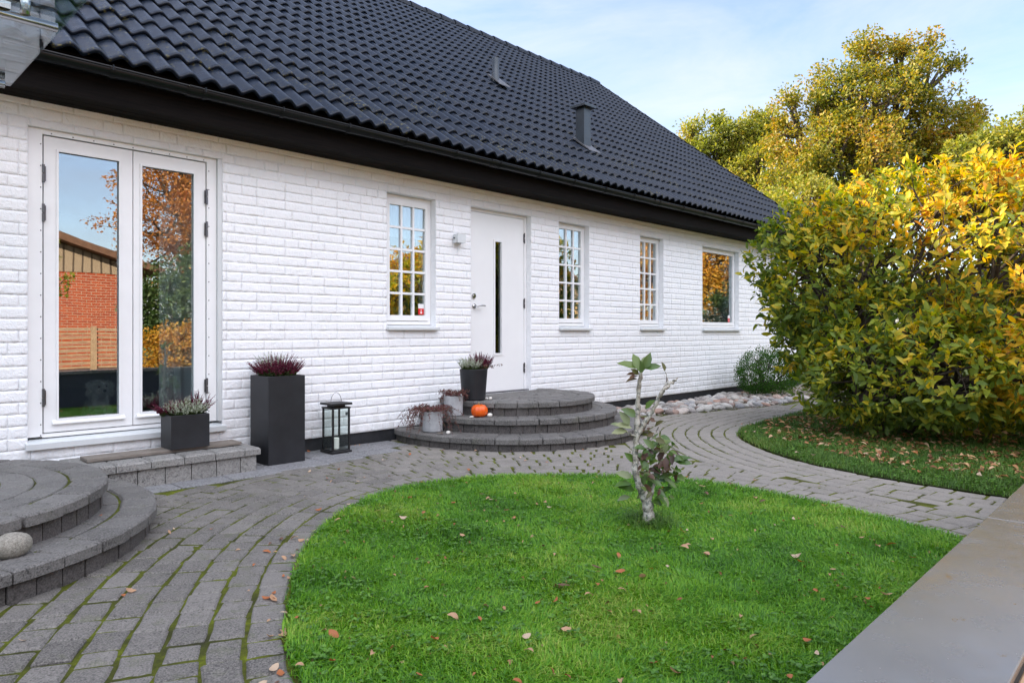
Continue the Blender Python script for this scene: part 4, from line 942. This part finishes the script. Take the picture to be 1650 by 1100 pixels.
sleaf([(1028, 596, 0, -1, .42, .1, 34), (1031, 601, 0, -.25, 1, .3, 33), (1034, 604, .0, -.1, .8, -.7, 26), (1037, 598, 0, .35, .9, -.2, 30), (1040, 596, 0, .85, .25, -.3, 25), (1036, 594, .02, .6, .8, .7, 30), (1027, 672, 0, -.7, .4, -.3, 30), (1025, 745, 0, -.8, .7, -.2, 24), (1024, 790, 0, -.8, .3, -.3, 30),
       (1085, 748, .05, .9, .35, 0, 34), (1088, 745, .05, .9, -.05, -.2, 30), (1080, 755, .05, .1, .9, -.2, 28), (1064, 775, .05, .5, .4, -.5, 30), (1040, 660, 0, .4, .6, -.4, 22), (1020, 780, 0, -.9, .1, -.3, 32), (1058, 800, 0, .5, -.3, -.6, 26)], SG, 'green_leaves')
sleaf([(1018, 690, -.02, -.9, .3, -.2, 30), (1010, 694, -.03, -.9, .0, -.2, 26), (1014, 686, -.02, -.5, .8, -.1, 28), (1006, 690, -.03, -.9, .45, 0, 24), (1075, 735, .05, -.2, .9, -.2, 30), (1020, 770, 0, -.9, .35, 0, 28), (1016, 800, .0, -.9, -.1, -.2, 22), (1070, 800, .03, .3, -.5, -.3, 20)], SGy, 'pale_leaves')
lb = [(1028, 605, 0, -.9, .1, 0, 18), (1028, 608, 0, -.6, .0, -.5, 20), (1030, 605, 0, -.7, .5, -.5, 18), (1070, 600, -.02, -.2, .9, 0, 16), (1072, 607, -.02, .1, -.9, 0, 12), (1028, 612, 0, -.9, -.1, 0, 20)]
for _ in range(48): a = random.uniform(0, 6.28); q = math.sqrt(random.random()); lb.append((1064+28*q*math.cos(a), 752+52*q*math.sin(a), random.uniform(-.05, .12), random.uniform(-1, 1), random.uniform(-.8, .8), random.uniform(-1, .5), random.uniform(11, 24)))
for _ in range(12): lb.append((1050+random.uniform(-10, 14), 690+random.uniform(-12, 16), .03, random.uniform(-1, 1), random.uniform(-.2, .9), random.uniform(-1, .5), random.uniform(12, 22)))
sleaf(lb, SBr, 'browned_leaves')
lg = []
for _ in range(75): a = random.uniform(0, 6.28); q = math.sqrt(random.random()); lg.append((1062+32*q*math.cos(a), 755+62*q*math.sin(a), random.uniform(-.05, .12), random.uniform(-1, 1), random.uniform(-.4, .9), random.uniform(-1, .5), random.uniform(11, 25)))
sleaf(lg, SG, 'green_leaves')

# ------------------------------------------------------------------ shrubs and trees
DBARK = simple('dark_bark', (.055, .045, .036), .9, 0, .2, 20, .4, .6, .01)
def branch_net(mb, base, tips, r0, seed=0, groups=7, lift=.35, seg=6):
    """limbs from the base to clusters of tips, each limb forking to its own tips"""
    r = np.random.default_rng(seed); tips = np.asarray(tips); base = np.asarray(base, float)
    def km(P, k):
        c = P[r.choice(len(P), min(k, len(P)), False)]
        for _ in range(6):
            a = ((P[:, None]-c)**2).sum(2).argmin(1); c = np.array([P[a == i].mean(0) if (a == i).any() else c[i] for i in range(len(c))])
        return a, c
    def bez(a, b, sag, n=6):
        m = (a+b)/2+np.array([0, 0, -sag])*np.linalg.norm(b-a)+r.normal(0, .04, 3)*np.linalg.norm(b-a); t = np.linspace(0, 1, n)[:, None]; return (1-t)**2*a+2*t*(1-t)*m+t**2*b
    def rec(a, P, rad, lvl):
        if len(P) == 1 or lvl == 0:
            for p in P[:6]: mb.tube(bez(a, p, .05, 4), [rad*.5, rad*.4, rad*.3, rad*.15], 4, False)
            return
        k = groups if lvl >= 3 else 5; lab, c = km(P, k)
        for i in range(len(c)):
            Q = P[lab == i]
            if not len(Q): continue
            e = a+(c[i]-a)*(.55 if lvl >= 3 else .65); rr = rad*(.62 if lvl >= 2 else .55); pts = bez(a, e, lift*.3)
            mb.tube(pts, list(np.linspace(rad*.75, rr, len(pts))), seg, False); rec(e, Q, rr, lvl-1)
    rec(base, tips, r0, 3)
def crown_pts(lobes, n, seed, shell=.55, gap=.0, gs=.5):
    r = np.random.default_rng(seed); vol = np.array([l[3]*l[4]*l[5] for l in lobes])**(2/3); out = []
    while len(out) < n:
        i = r.choice(len(lobes), p=vol/vol.sum()); l = lobes[i]; d = unit(r.normal(size=3)); q = shell+(1-shell)*r.random()**.7
        p = np.array(l[:3])+d*q*np.array(l[3:6])
        if gap and vnoise(p[None], gs, seed)[0] < gap-.55: continue
        out.append((*p, *d))
    return np.array(out)
def tree(name, label, base, fork, lobes, ntips, per, rad, leaf, mt, seed, tr=.25, cat='tree', group=None, shell=.3, gap=.15, gs=.7, asp=.62, detail=False, up=.25, pieces=None):
    t = thing(name, label, cat, tuple(base), group); r = np.random.default_rng(seed)
    T = crown_pts(lobes, ntips, seed, shell, gap, gs); tips = T[:, :3]; m = MB()
    fk = np.array(fork); b = np.array(base, float); m.tube([tuple(b-[0, 0, .1]), tuple(b+(fk-b)*.5+r.normal(0, tr*.3, 3)*[1, 1, 0]), tuple(fk)], [tr*1.25, tr, tr*.85], 10)
    branch_net(m, fk, tips, tr*.8, seed); m.build('trunk', DBARK, t, smooth=True)
    C = np.repeat(tips, per, 0); k = len(C); off = r.normal(size=(k, 3)); off = unit(off)*(r.random(k)**.5)[:, None]*rad*r.uniform(.6, 1.2, (ntips, 1)).repeat(per, 0); off[:, 2] *= .7
    C = C+off; D = unit(off+rdir(k, up, r)*.6*rad); L = leaf*r.uniform(.6, 1.25, k); V, Fq = leaves(C, D, rdir(k, .9, r), L, L*asp, .2, .15, detail); link('crown', npmesh(V, Fq), mt, t); return t
OAK = leafmat('autumn_oak_leaves', [(.05, .08, .014), (.11, .14, .018), (.22, .21, .025), (.33, .24, .03), (.33, .15, .035)], .35, .5, .4, .35)
OAK2 = leafmat('yellow_green_leaves', [(.10, .13, .02), (.17, .20, .03), (.28, .27, .04), (.33, .23, .05)], .4, .5, .4, .35)
def lobe(px, py, t, rx, ry, rd=None): s = t/1120; c = at(px, py, t); return (*c, rx*s, (rd or rx)*s, ry*s)
def gb(px, t): p = at(px, 533, t); return (p[0], p[1], -.05)
oakT = 31
ob = gb(1395, oakT)
tree('oak_tree', 'tallest broad autumn oak rising behind the roof end and the magnolia', ob, (ob[0], ob[1], 4.6),
     [lobe(1400, 190, oakT, 105, 85), lobe(1320, 225, oakT, 75, 60), lobe(1425, 105, oakT+1, 55, 55), lobe(1490, 135, oakT-1, 55, 50), lobe(1345, 145, oakT, 60, 50), lobe(1262, 165, oakT, 26, 24), lobe(1505, 215, oakT, 60, 50), lobe(1275, 230, oakT+1, 45, 45), lobe(1450, 260, oakT+1, 80, 45), lobe(1310, 300, oakT, 90, 50), lobe(1395, 75, oakT, 28, 26), lobe(1480, 75, oakT, 34, 24), lobe(1530, 100, oakT, 20, 16), lobe(1555, 185, oakT, 28, 18), lobe(1540, 250, oakT, 60, 50), lobe(1380, 250, oakT-2, 90, 60)],
     1250, 40, .46, .16, OAK, 5, .36, shell=.35, gap=.22, gs=1.1)
b = gb(1190, 38); tree('field_maple', 'paler yellow green tree just above the far end of the roof', b, (b[0], b[1], 3.5), [lobe(1175, 225, 38, 42, 30), lobe(1150, 260, 38, 45, 40), lobe(1210, 240, 38, 40, 40), lobe(1190, 300, 38, 80, 50), lobe(1240, 290, 36, 60, 60), lobe(1120, 215, 38, 24, 15), lobe(1110, 290, 38, 40, 60), lobe(1128, 232, 38, 34, 26), lobe(1145, 212, 38, 30, 24), lobe(1225, 205, 38, 34, 30)], 480, 60, .62, .18, OAK2, 6, .25, shell=.3, gap=.15)
b = gb(1290, 25); tree('hazel_tree', 'low dense yellow green tree behind the magnolia beside the roof end', b, (b[0], b[1], 1.6), [lobe(1290, 330, 25, 75, 45), lobe(1360, 345, 25, 70, 55), lobe(1240, 370, 25, 50, 60), lobe(1300, 420, 25, 90, 70)], 260, 60, .45, .13, OAK2, 8, .15, shell=.4, gap=0)
b = gb(1625, 22); tree('ash_tree', 'sunlit golden tree at the right edge above the magnolia', b, (b[0], b[1], 3.), [lobe(1612, 222, 22, 46, 36), lobe(1680, 205, 22, 60, 55), lobe(1570, 250, 22, 40, 30), lobe(1640, 250, 22, 60, 40), lobe(1600, 300, 22, 80, 50), lobe(1690, 310, 22, 80, 60)], 260, 60, .42, .13, OAK2, 9, .18, shell=.4, gap=.05)
b = gb(1585, 36); tree('oak_tree', 'small darker tree crown peeping between the tall oak and the golden tree', b, (b[0], b[1], 6.5), [lobe(1580, 200, 36, 30, 20), lobe(1600, 230, 36, 50, 30)], 60, 50, .5, .17, OAK, 10, .2)
EVG = leafmat('evergreen_hedge_leaves', [(.02, .05, .01), (.05, .09, .02), (.09, .13, .03)], .2, .5, .4, .5)
for i, (px, t, h) in enumerate(((1270, 21, 2.3), (1370, 19, 2.5), (1470, 17, 2.4), (1580, 16, 2.6), (1700, 15, 2.5))):
    b = gb(px, t); tree('hedge_shrub', ['first', 'second', 'third', 'fourth', 'fifth'][i]+' dark green shrub from the house in the row behind the magnolia', b, (b[0], b[1], .5), [(b[0], b[1], h*.5, 1.3, 1.2, h*.5)], 150, 45, .3, .11, EVG, 20+i, .08, 'shrub', shell=.5, gap=0)
# magnolia -------------------------------------------------
MAG = leafmat('magnolia_leaves', [(.075, .12, .018), (.13, .19, .024), (.23, .27, .026), (.38, .34, .03), (.58, .40, .026), (.62, .35, .022), (.50, .20, .03), (.26, .11, .03)], .42, .48, .28, 1.6, tpos=(.0, -.09, .13, -.38))  # autumn colour, also tinted golden as if sunlit on the upper, outer leaves
mg = thing('magnolia_shrub', 'big spreading magnolia with green and golden autumn leaves at the right', 'shrub', (8.05, -3.45, 0))
ML = [(8.25, -2.92, 1.45, 1.15, 1.12, 1.28), (7.78, -2.6, 1.5, .58, .58, .80), (8.5, -4.05, 1.62, 1.35, 1.25, 1.28), (8.3, -3.4, 2.15, 1.0, 1.0, .72), (7.55, -3.45, .95, .65, .75, .65), (8.7, -5.3, 1.5, 1.3, 1.2, 1.3), (7.75, -4.5, 1.05, .7, .8, .75), (9.4, -3.2, 1.7, 1.2, 1.1, 1.25), (7.2, -3.25, .60, .6, .6, .54), (7.9, -4.0, .55, .8, .9, .5), (8.2, -4.9, .6, .8, .9, .55), (7.15, -3.9, .68, .55, .6, .52), (7.3, -4.7, .75, .6, .6, .55), (7.7, -2.95, .7, .5, .5, .55), (8.05, -2.2, 1.85, .55, .5, .75)]
def magnolia():
    r = np.random.default_rng(50); T = crown_pts(ML, 9600, 50, .62, .22, 2.6); keep = T[:, 2] > .10; T = T[keep]
    # leave out tips buried well inside another lobe
    inside = np.zeros(len(T), bool)
    for l in ML: inside |= (((T[:, :3]-np.array(l[:3]))/np.array(l[3:6]))**2).sum(1) < .40
    T = T[~inside]; tips = T[:, :3]; out = T[:, 3:]; tips = tips+out*(.10*vnoise(tips, 4.0, 3))[:, None]
    n = len(T); per = 8; C = []; D = []; N = []
    ax = unit(out*.9+np.array([0, 0, .75])+r.normal(0, .35, (n, 3))); u = unit(np.cross(ax, r.normal(size=(n, 3)))); w = np.cross(ax, u)
    for k in range(per):
        a = k*2.4+r.uniform(-.3, .3, n); q = r.uniform(-.13, .02, n); sp_ = r.uniform(.55, 1.5, n)
        d = unit(ax+(u*np.cos(a)[:, None]+w*np.sin(a)[:, None])*sp_[:, None]-np.array([0, 0, .18])); C.append(tips+ax*q[:, None]+r.normal(0, .012, (n, 3))); D.append(d); N.append(ax+r.normal(0, .25, (n, 3)))
    C, D, N = map(np.concatenate, (C, D, N)); m = r.random(len(C)) < .92; C, D, N = C[m], D[m], N[m]; L = r.gamma(9, .0087, len(C)).clip(.035, .12)
    ok = C[:, 2] > .06; C, D, N, L = C[ok], D[ok], N[ok], L[ok]
    V, Fq = leaves(C, D, N, L, L*r.uniform(.36, .5, len(C)), .16, r.normal(.15, .28, len(C)), True); link('crown', npmesh(V, Fq), MAG, mg, smooth=True)
    m = MB()
    for j, (dx, dy) in enumerate(((0, 0), (.12, .1), (-.12, .06), (.05, -.14))):
        bs_ = np.array([7.75+dx, -3.3+dy, -.03]); fk = bs_+np.array([dx*2, dy*2, .38]); m.tube([tuple(bs_), tuple(fk)], [.06, .045], 8); sub = tips[j::4][::3]; branch_net(m, fk, sub, .042, 60+j, 6, .3, 5)
    m.build('branches', DBARK, mg, smooth=True)
magnolia()
# box shrub by the wall
BOXL = leafmat('box_shrub_leaves', [(.022, .07, .010), (.04, .11, .015), (.07, .155, .022)], .25, .6, .1, 2.5)
bx = thing('box_shrub', 'rounded dark green box shrub against the white wall beyond the stone bed', 'shrub', (10.9, -.55, 0))
r = np.random.default_rng(5); T = crown_pts([(10.75, -.66, .40, .58, .46, .38), (11.3, -.6, .36, .4, .4, .34), (10.6, -.55, .30, .25, .3, .25)], 1500, 71, .75); C = np.repeat(T[:, :3], 9, 0)+r.normal(0, .028, (13500, 3)); C[:, 2] = np.maximum(C[:, 2], .03)
V, Fq = leaves(C, rdir(len(C), .6, r), rdir(len(C), .5, r), r.uniform(.02, .034, len(C)), r.uniform(.011, .016, len(C)), .2, .1, False); link('crown', npmesh(V, Fq), BOXL, bx)
m = MB(); branch_net(m, (10.9, -.58, .05), T[::8, :3]*.96+np.array([.4, -.02, .01]), .02, 3, 6, .2, 4); m.build('branches', DBARK, bx)

# ------------------------------------------------------------------ across the road: what the windows mirror
def brickmat(name, a, b, mortar):
    t = NT(name); bk = t.n('ShaderNodeTexBrick'); mp = t.n('ShaderNodeMapping'); tc = t.n('ShaderNodeTexCoord'); t.l(tc.outputs['Object'], mp.inputs[0]); mp.inputs['Rotation'].default_value = (R(90), 0, 0)
    t.l(mp.outputs[0], bk.inputs[0]); bk.inputs['Scale'].default_value = 1; bk.inputs['Brick Width'].default_value = .25; bk.inputs['Row Height'].default_value = .075; bk.inputs['Mortar Size'].default_value = .008
    bk.inputs[1].default_value = (*a, 1); bk.inputs[2].default_value = (*b, 1); bk.inputs[3].default_value = (*mortar, 1); t.bsdf(bk.outputs[0], .85, 0, .2); return t.m
REDB = brickmat('red_brick', (.40, .085, .035), (.30, .055, .025), (.35, .28, .23)); YELB = brickmat('yellow_brick', (.50, .33, .14), (.42, .26, .10), (.5, .42, .32))
SIDING = NT('brown_board_siding'); w_ = SIDING.n('ShaderNodeTexWave'); w_.inputs['Scale'].default_value = 1.3; SIDING.l(SIDING.coord(), w_.inputs[0]); SIDING.bsdf(SIDING.ramp(w_.outputs['Fac'], [(.05, (.08, .055, .04)), (.15, (.30, .23, .17))]), .8); SIDING = SIDING.m
ROOFR = simple('brown_tile_roof', (.14, .075, .05), .8, 0, .3, 8, .3)
def neighbour(label, x0, x1, y, ap, eav, brick, gl=3.0, nm='neighbour_house'):
    h = thing(nm, label, 'house', ((x0+x1)/2, y-4, 0)); xa = (x0+x1)/2
    m = MB(); m.box(x0, x1, y-8, y, -.1, eav-.15); m.build('wall', brick, h)
    m = MB(); m.add([(x0, y+.02, eav-.148), (x1, y+.02, eav-.148), (x1, y+.02, eav), (xa, y+.02, ap), (x0, y+.02, eav), (x0, y-8, eav-.148), (x1, y-8, eav-.148), (x1, y-8, eav), (xa, y-8, ap), (x0, y-8, eav)],
          [(0, 1, 2, 3, 4), (5, 9, 8, 7, 6), (0, 5, 6, 1), (1, 6, 7, 2), (0, 4, 9, 5)]); m.build('gable', SIDING, h)
    m = MB(); k = (ap-eav)/(xa-x0)
    for s in (-1, 1):
        e = x0-.5 if s < 0 else x1+.5; ez = eav-.5*k; a = [(e, y+.5, ez), (xa, y+.5, ap), (xa, y-8.4, ap), (e, y-8.4, ez)]; a = [(p[0], p[1], p[2]+.02) for p in a]+[(p[0], p[1], p[2]+.22) for p in a]
        m.add(a, [(0, 1, 2, 3), (4, 7, 6, 5), (0, 4, 5, 1), (1, 5, 6, 2), (2, 6, 7, 3), (3, 7, 4, 0)])
    m.build('roof', ROOFR, h)
    for wx in (x0+1.6,):
        m = MB(); m.box(wx, wx+1.1, y+.002, y+.05, 1.0, 2.1); m.build('window', PAINT, h)
neighbour('red brick neighbour house with brown boarded gable across the drive', -9.0, 7.2, -17.0, 5.4, 2.85, REDB)
neighbour('yellow brick neighbour house with brown gable further along the drive', 17.5, 27, -15.5, 4.9, 2.7, YELB)
fc = thing('slatted_fence', 'tan horizontal slat fence beside the drive across from the house', 'fence', (1, -9, 0)); FW_ = simple('tan_fence_wood', (.34, .24, .16), .8, 0, .2, 10, .2)
m = MB(); 
for k in range(13): m.box(-6, 4.5, -9.0, -8.975, .12+k*.078, .158+k*.078)
m.build('slats', FW_, fc)
for px_ in np.arange(-5, 4.6, 1.75): m = MB(); m.box(px_, px_+.10, -8.974, -8.93, -.05, 1.13); m.build('post', FW_, fc)
RUST = leafmat('rusty_birch_leaves', [(.22, .10, .03), (.38, .15, .04), (.45, .22, .06), (.30, .08, .03)], .35, .5, .3, .4)
GOLD = leafmat('orange_autumn_leaves', [(.30, .18, .03), (.45, .28, .04), (.50, .22, .03), (.2, .2, .03)], .35, .5, .3, .4)
tree('birch_tree', 'tall rusty birch beyond the road left of the yellow neighbour house', (9.6, -19, 0), (9.6, -19, 3), [(9.4, -19, 8, 2.9, 2.5, 4.8), (8.8, -18.5, 4.4, 2.4, 2.2, 2.6), (12.2, -20, 7, 2.4, 2, 4.5)], 950, 45, .55, .11, RUST, 31, .16, shell=.2, gap=.1)
tree('birch_tree', 'second rusty birch beyond the road nearer the yellow neighbour house', (14.2, -21, 0), (14.2, -21, 3), [(14.2, -21, 8, 3, 2.5, 5)], 260, 45, .6, .13, RUST, 32, .16, shell=.2, gap=.1)
tree('maple_tree', 'orange maple far along the drive past the yellow neighbour house', (33, -13, 0), (33, -13, 2.5), [(33, -13, 6.0, 4, 4, 4.8), (38, -14, 5.5, 4, 4, 4.5), (30, -13, 3.6, 2.6, 2.6, 3)], 1000, 45, .7, .18, GOLD, 33, .25, shell=.3, gap=.1)
tree('garden_shrub', 'green conifer shrub across the drive right of the slat fence', (7.2, -13.2, 0), (7.2, -13.2, .6), [(7.2, -13.2, 1.6, 1.6, 1.3, 1.6), (9.6, -13.4, 1.5, 1.5, 1.2, 1.5)], 520, 50, .3, .10, EVG, 34, .1, 'shrub', shell=.4, gap=0)
tree('garden_shrub', 'orange low shrub across the drive below the green conifer', (6.2, -11.4, 0), (6.2, -11.4, .3), [(6.2, -11.4, .6, .9, .6, .6)], 110, 45, .22, .08, GOLD, 35, .05, 'shrub', shell=.4, gap=0)
tree('garden_tree', 'small sparse tree standing behind the slat fence', (2.9, -9.7, 0), (2.9, -9.7, 1.2), [(2.9, -9.7, 2.2, .45, .5, .8), (3.3, -9.7, 1.9, .45, .3, .25)], 55, 26, .16, .09, OAK2, 36, .05, shell=.3, gap=.1)

# ------------------------------------------------------------------ the little dog sitting behind the left sash
def dog(x, y, z):
    t = thing('small_dog', 'small fluffy white dog sitting inside behind the left sash of the tall window', 'dog', (x, y, z))
    js = [((0, .10, .10), .085), ((0, .04, .17), .080), ((0, -.01, .25), .062), ((0, -.04, .32), .062), ((0, -.10, .305), .034), ((0, -.125, .30), .022),
          ((.035, -.05, .16), .032), ((.038, -.07, .07), .024), ((.038, -.085, .012), .022), ((-.035, -.05, .16), .032), ((-.038, -.07, .07), .024), ((-.038, -.085, .012), .022),
          ((.075, .02, .07), .045), ((.08, -.05, .025), .026), ((-.075, .02, .07), .045), ((-.08, -.05, .025), .026), ((.055, -.03, .345), .026), ((.065, -.035, .29), .018), ((-.055, -.03, .345), .026), ((-.065, -.035, .29), .018), ((0, .20, .10), .03), ((0, .24, .17), .024)]
    ed = [(0, 1), (1, 2), (2, 3), (3, 4), (4, 5), (1, 6), (6, 7), (7, 8), (1, 9), (9, 10), (10, 11), (0, 12), (12, 13), (0, 14), (14, 15), (3, 16), (16, 17), (3, 18), (18, 19), (0, 20), (20, 21)]
    me = bpy.data.meshes.new('body'); me.from_pydata([(x+p[0], y+p[1], z+p[2]) for p, _ in js], ed, []); o = link('body', me, simple('white_dog_fur', (.40, .39, .37), .9), t)
    md = o.modifiers.new('skin', 'SKIN')
    for v, (_, q) in zip(me.skin_vertices[0].data, js): v.radius = (q, q)
    me.skin_vertices[0].data[0].use_root = True; md.use_smooth_shade = True
    o.modifiers.new('sub', 'SUBSURF').levels = 2; o.modifiers['sub'].render_levels = 2
    bl_ = simple('dog_nose_black', (.01, .01, .01), .3)
    for (dx, dy, dz, q, nm) in ((0, -.152, .308, .012, 'nose'), (.024, -.104, .335, .009, 'eye'), (-.024, -.104, .335, .009, 'eye')):
        m = MB().lathe([(.0005, z+dz-q)]+[(q*math.cos(a), z+dz+q*math.sin(a)) for a in np.linspace(-1.3, 1.3, 7)]+[(.0005, z+dz+q)], x+dx, y+dy, 10); m.build(nm, bl_, t, smooth=True)
    r = np.random.default_rng(4); C = []; D = []
    for (p, q) in js:
        k = int(900*q/.06); d = unit(r.normal(size=(k, 3))); C.append(np.array(p)+[x, y, z]+d*q*.88); D.append(d+[0, 0, -.9])
    C = np.concatenate(C); D = np.concatenate(D); m_ = C[:, 2] > z+.01; C = C[m_]; D = D[m_]; L = r.uniform(.018, .034, len(C)); V, Fq = leaves(C, D, rdir(len(C), 0, r), L, .004, .1, .4, False); link('fur', npmesh(V, Fq), leafmat('dog_fur_strands', [(.36, .35, .33), (.46, .45, .43)], .3, .8), t)
dog(1.60, .50, .292)

# ------------------------------------------------------------------ light, sky, camera
W = bpy.data.worlds.new('World'); S.world = W; W.use_nodes = True; nt = W.node_tree; nt.nodes.clear()
SUN_AZ = math.atan2(-.6, .8); SUN_EL = R(26)
sk = nt.nodes.new('ShaderNodeTexSky'); sk.sky_type = 'NISHITA'; sk.sun_disc = False; sk.sun_elevation = SUN_EL; sk.sun_rotation = SUN_AZ; sk.air_density = 1.0; sk.dust_density = 1.2; sk.ozone_density = 1.0
tc = nt.nodes.new('ShaderNodeTexCoord'); mp = nt.nodes.new('ShaderNodeMapping'); nt.links.new(tc.outputs['Generated'], mp.inputs[0]); mp.inputs['Scale'].default_value = (1.2, 1.2, 5.5); mp.inputs['Rotation'].default_value = (R(14), R(-10), R(35))
nz = nt.nodes.new('ShaderNodeTexNoise'); nz.inputs['Scale'].default_value = 1.7; nz.inputs['Detail'].default_value = 7; nz.inputs['Roughness'].default_value = .62; nz.inputs['Distortion'].default_value = .5; nt.links.new(mp.outputs[0], nz.inputs['Vector'])
cr = nt.nodes.new('ShaderNodeValToRGB'); nt.links.new(nz.outputs['Fac'], cr.inputs[0]); cr.color_ramp.elements[0].position = .30; cr.color_ramp.elements[1].position = .74; cr.color_ramp.elements[1].color = (.6, .6, .6, 1)
mx = nt.nodes.new('ShaderNodeMix'); mx.data_type = 'RGBA'; nt.links.new(cr.outputs[0], mx.inputs[0]); nt.links.new(sk.outputs[0], mx.inputs[6]); mx.inputs[7].default_value = (CLOUD*1.04, CLOUD*1.07, CLOUD*1.13, 1)
bg = nt.nodes.new('ShaderNodeBackground'); sx_ = nt.nodes.new('ShaderNodeSeparateXYZ'); nt.links.new(tc.outputs['Generated'], sx_.inputs[0])
mr_ = nt.nodes.new('ShaderNodeMapRange'); mr_.interpolation_type = 'SMOOTHSTEP'; dt_ = nt.nodes.new('ShaderNodeVectorMath'); dt_.operation = 'DOT_PRODUCT'; nt.links.new(tc.outputs['Generated'], dt_.inputs[0]); dt_.inputs[1].default_value = (-.15, -.75, .645); nt.links.new(dt_.outputs['Value'], mr_.inputs[0]); mr_.inputs[1].default_value = .30; mr_.inputs[2].default_value = .85
n2_ = nt.nodes.new('ShaderNodeTexNoise'); n2_.inputs['Scale'].default_value = 2.2; n2_.inputs['Detail'].default_value = 5; nt.links.new(tc.outputs['Generated'], n2_.inputs['Vector'])
r2_ = nt.nodes.new('ShaderNodeValToRGB'); nt.links.new(n2_.outputs['Fac'], r2_.inputs[0]); r2_.color_ramp.elements[0].position = .3; r2_.color_ramp.elements[1].position = .6
me_ = nt.nodes.new('ShaderNodeMapRange'); me_.interpolation_type = 'SMOOTHSTEP'; nt.links.new(sx_.outputs[2], me_.inputs[0]); me_.inputs[1].default_value = .27; me_.inputs[2].default_value = .5
m3_ = nt.nodes.new('ShaderNodeMath'); m3_.operation = 'MULTIPLY'; nt.links.new(mr_.outputs[0], m3_.inputs[0]); nt.links.new(me_.outputs[0], m3_.inputs[1])
m2_ = nt.nodes.new('ShaderNodeMath'); m2_.operation = 'MULTIPLY'; nt.links.new(m3_.outputs[0], m2_.inputs[0]); nt.links.new(r2_.outputs[0], m2_.inputs[1])
mx2 = nt.nodes.new('ShaderNodeMix'); mx2.data_type = 'RGBA'; nt.links.new(m2_.outputs[0], mx2.inputs[0]); nt.links.new(mx.outputs[2], mx2.inputs[6]); mx2.inputs[7].default_value = (FILL_CLOUD, FILL_CLOUD*1.04, FILL_CLOUD*1.10, 1)  # bright bank added to the unseen sky behind the camera to fill the shaded wall
nt.links.new(mx2.outputs[2], bg.inputs[0]); bg.inputs[1].default_value = SKYS
tn_ = nt.nodes.new('ShaderNodeMix'); tn_.data_type = 'RGBA'; tn_.blend_type = 'MULTIPLY'; tn_.inputs[0].default_value = 1; tn_.inputs[7].default_value = (.98, .955, 1.0, 1); nt.links.new(mx2.outputs[2], tn_.inputs[6]); nt.links.new(tn_.outputs[2], bg.inputs[0])
wo = nt.nodes.new('ShaderNodeOutputWorld'); nt.links.new(bg.outputs[0], wo.inputs[0])
sd = bpy.data.lights.new('sun', 'SUN'); sd.energy = SUNE; sd.angle = R(.5); sd.color = (1, .82, .58); so_ = bpy.data.objects.new('sun', sd); COL.objects.link(so_)
dv = Vector((-.6*math.cos(SUN_EL), .8*math.cos(SUN_EL), math.sin(SUN_EL))); so_.rotation_euler = dv.to_track_quat('Z', 'Y').to_euler()
cd = bpy.data.cameras.new('camera'); cam = bpy.data.objects.new('camera', cd); COL.objects.link(cam); S.camera = cam
cam.location = CAMP; cam.rotation_euler = (R(90), 0, R(-45.67)); cd.sensor_width = 36; cd.lens = 1120/1650*36; cd.shift_y = -17/1650; cd.clip_start = .05; cd.clip_end = 2000
S.view_settings.view_transform = 'Standard'; S.view_settings.look = 'None'; S.view_settings.exposure = EXPO; S.view_settings.gamma = 1
S.render.engine = 'CYCLES'; S.cycles.max_bounces = 10; S.cycles.transparent_max_bounces = 24; S.cycles.diffuse_bounces = 4
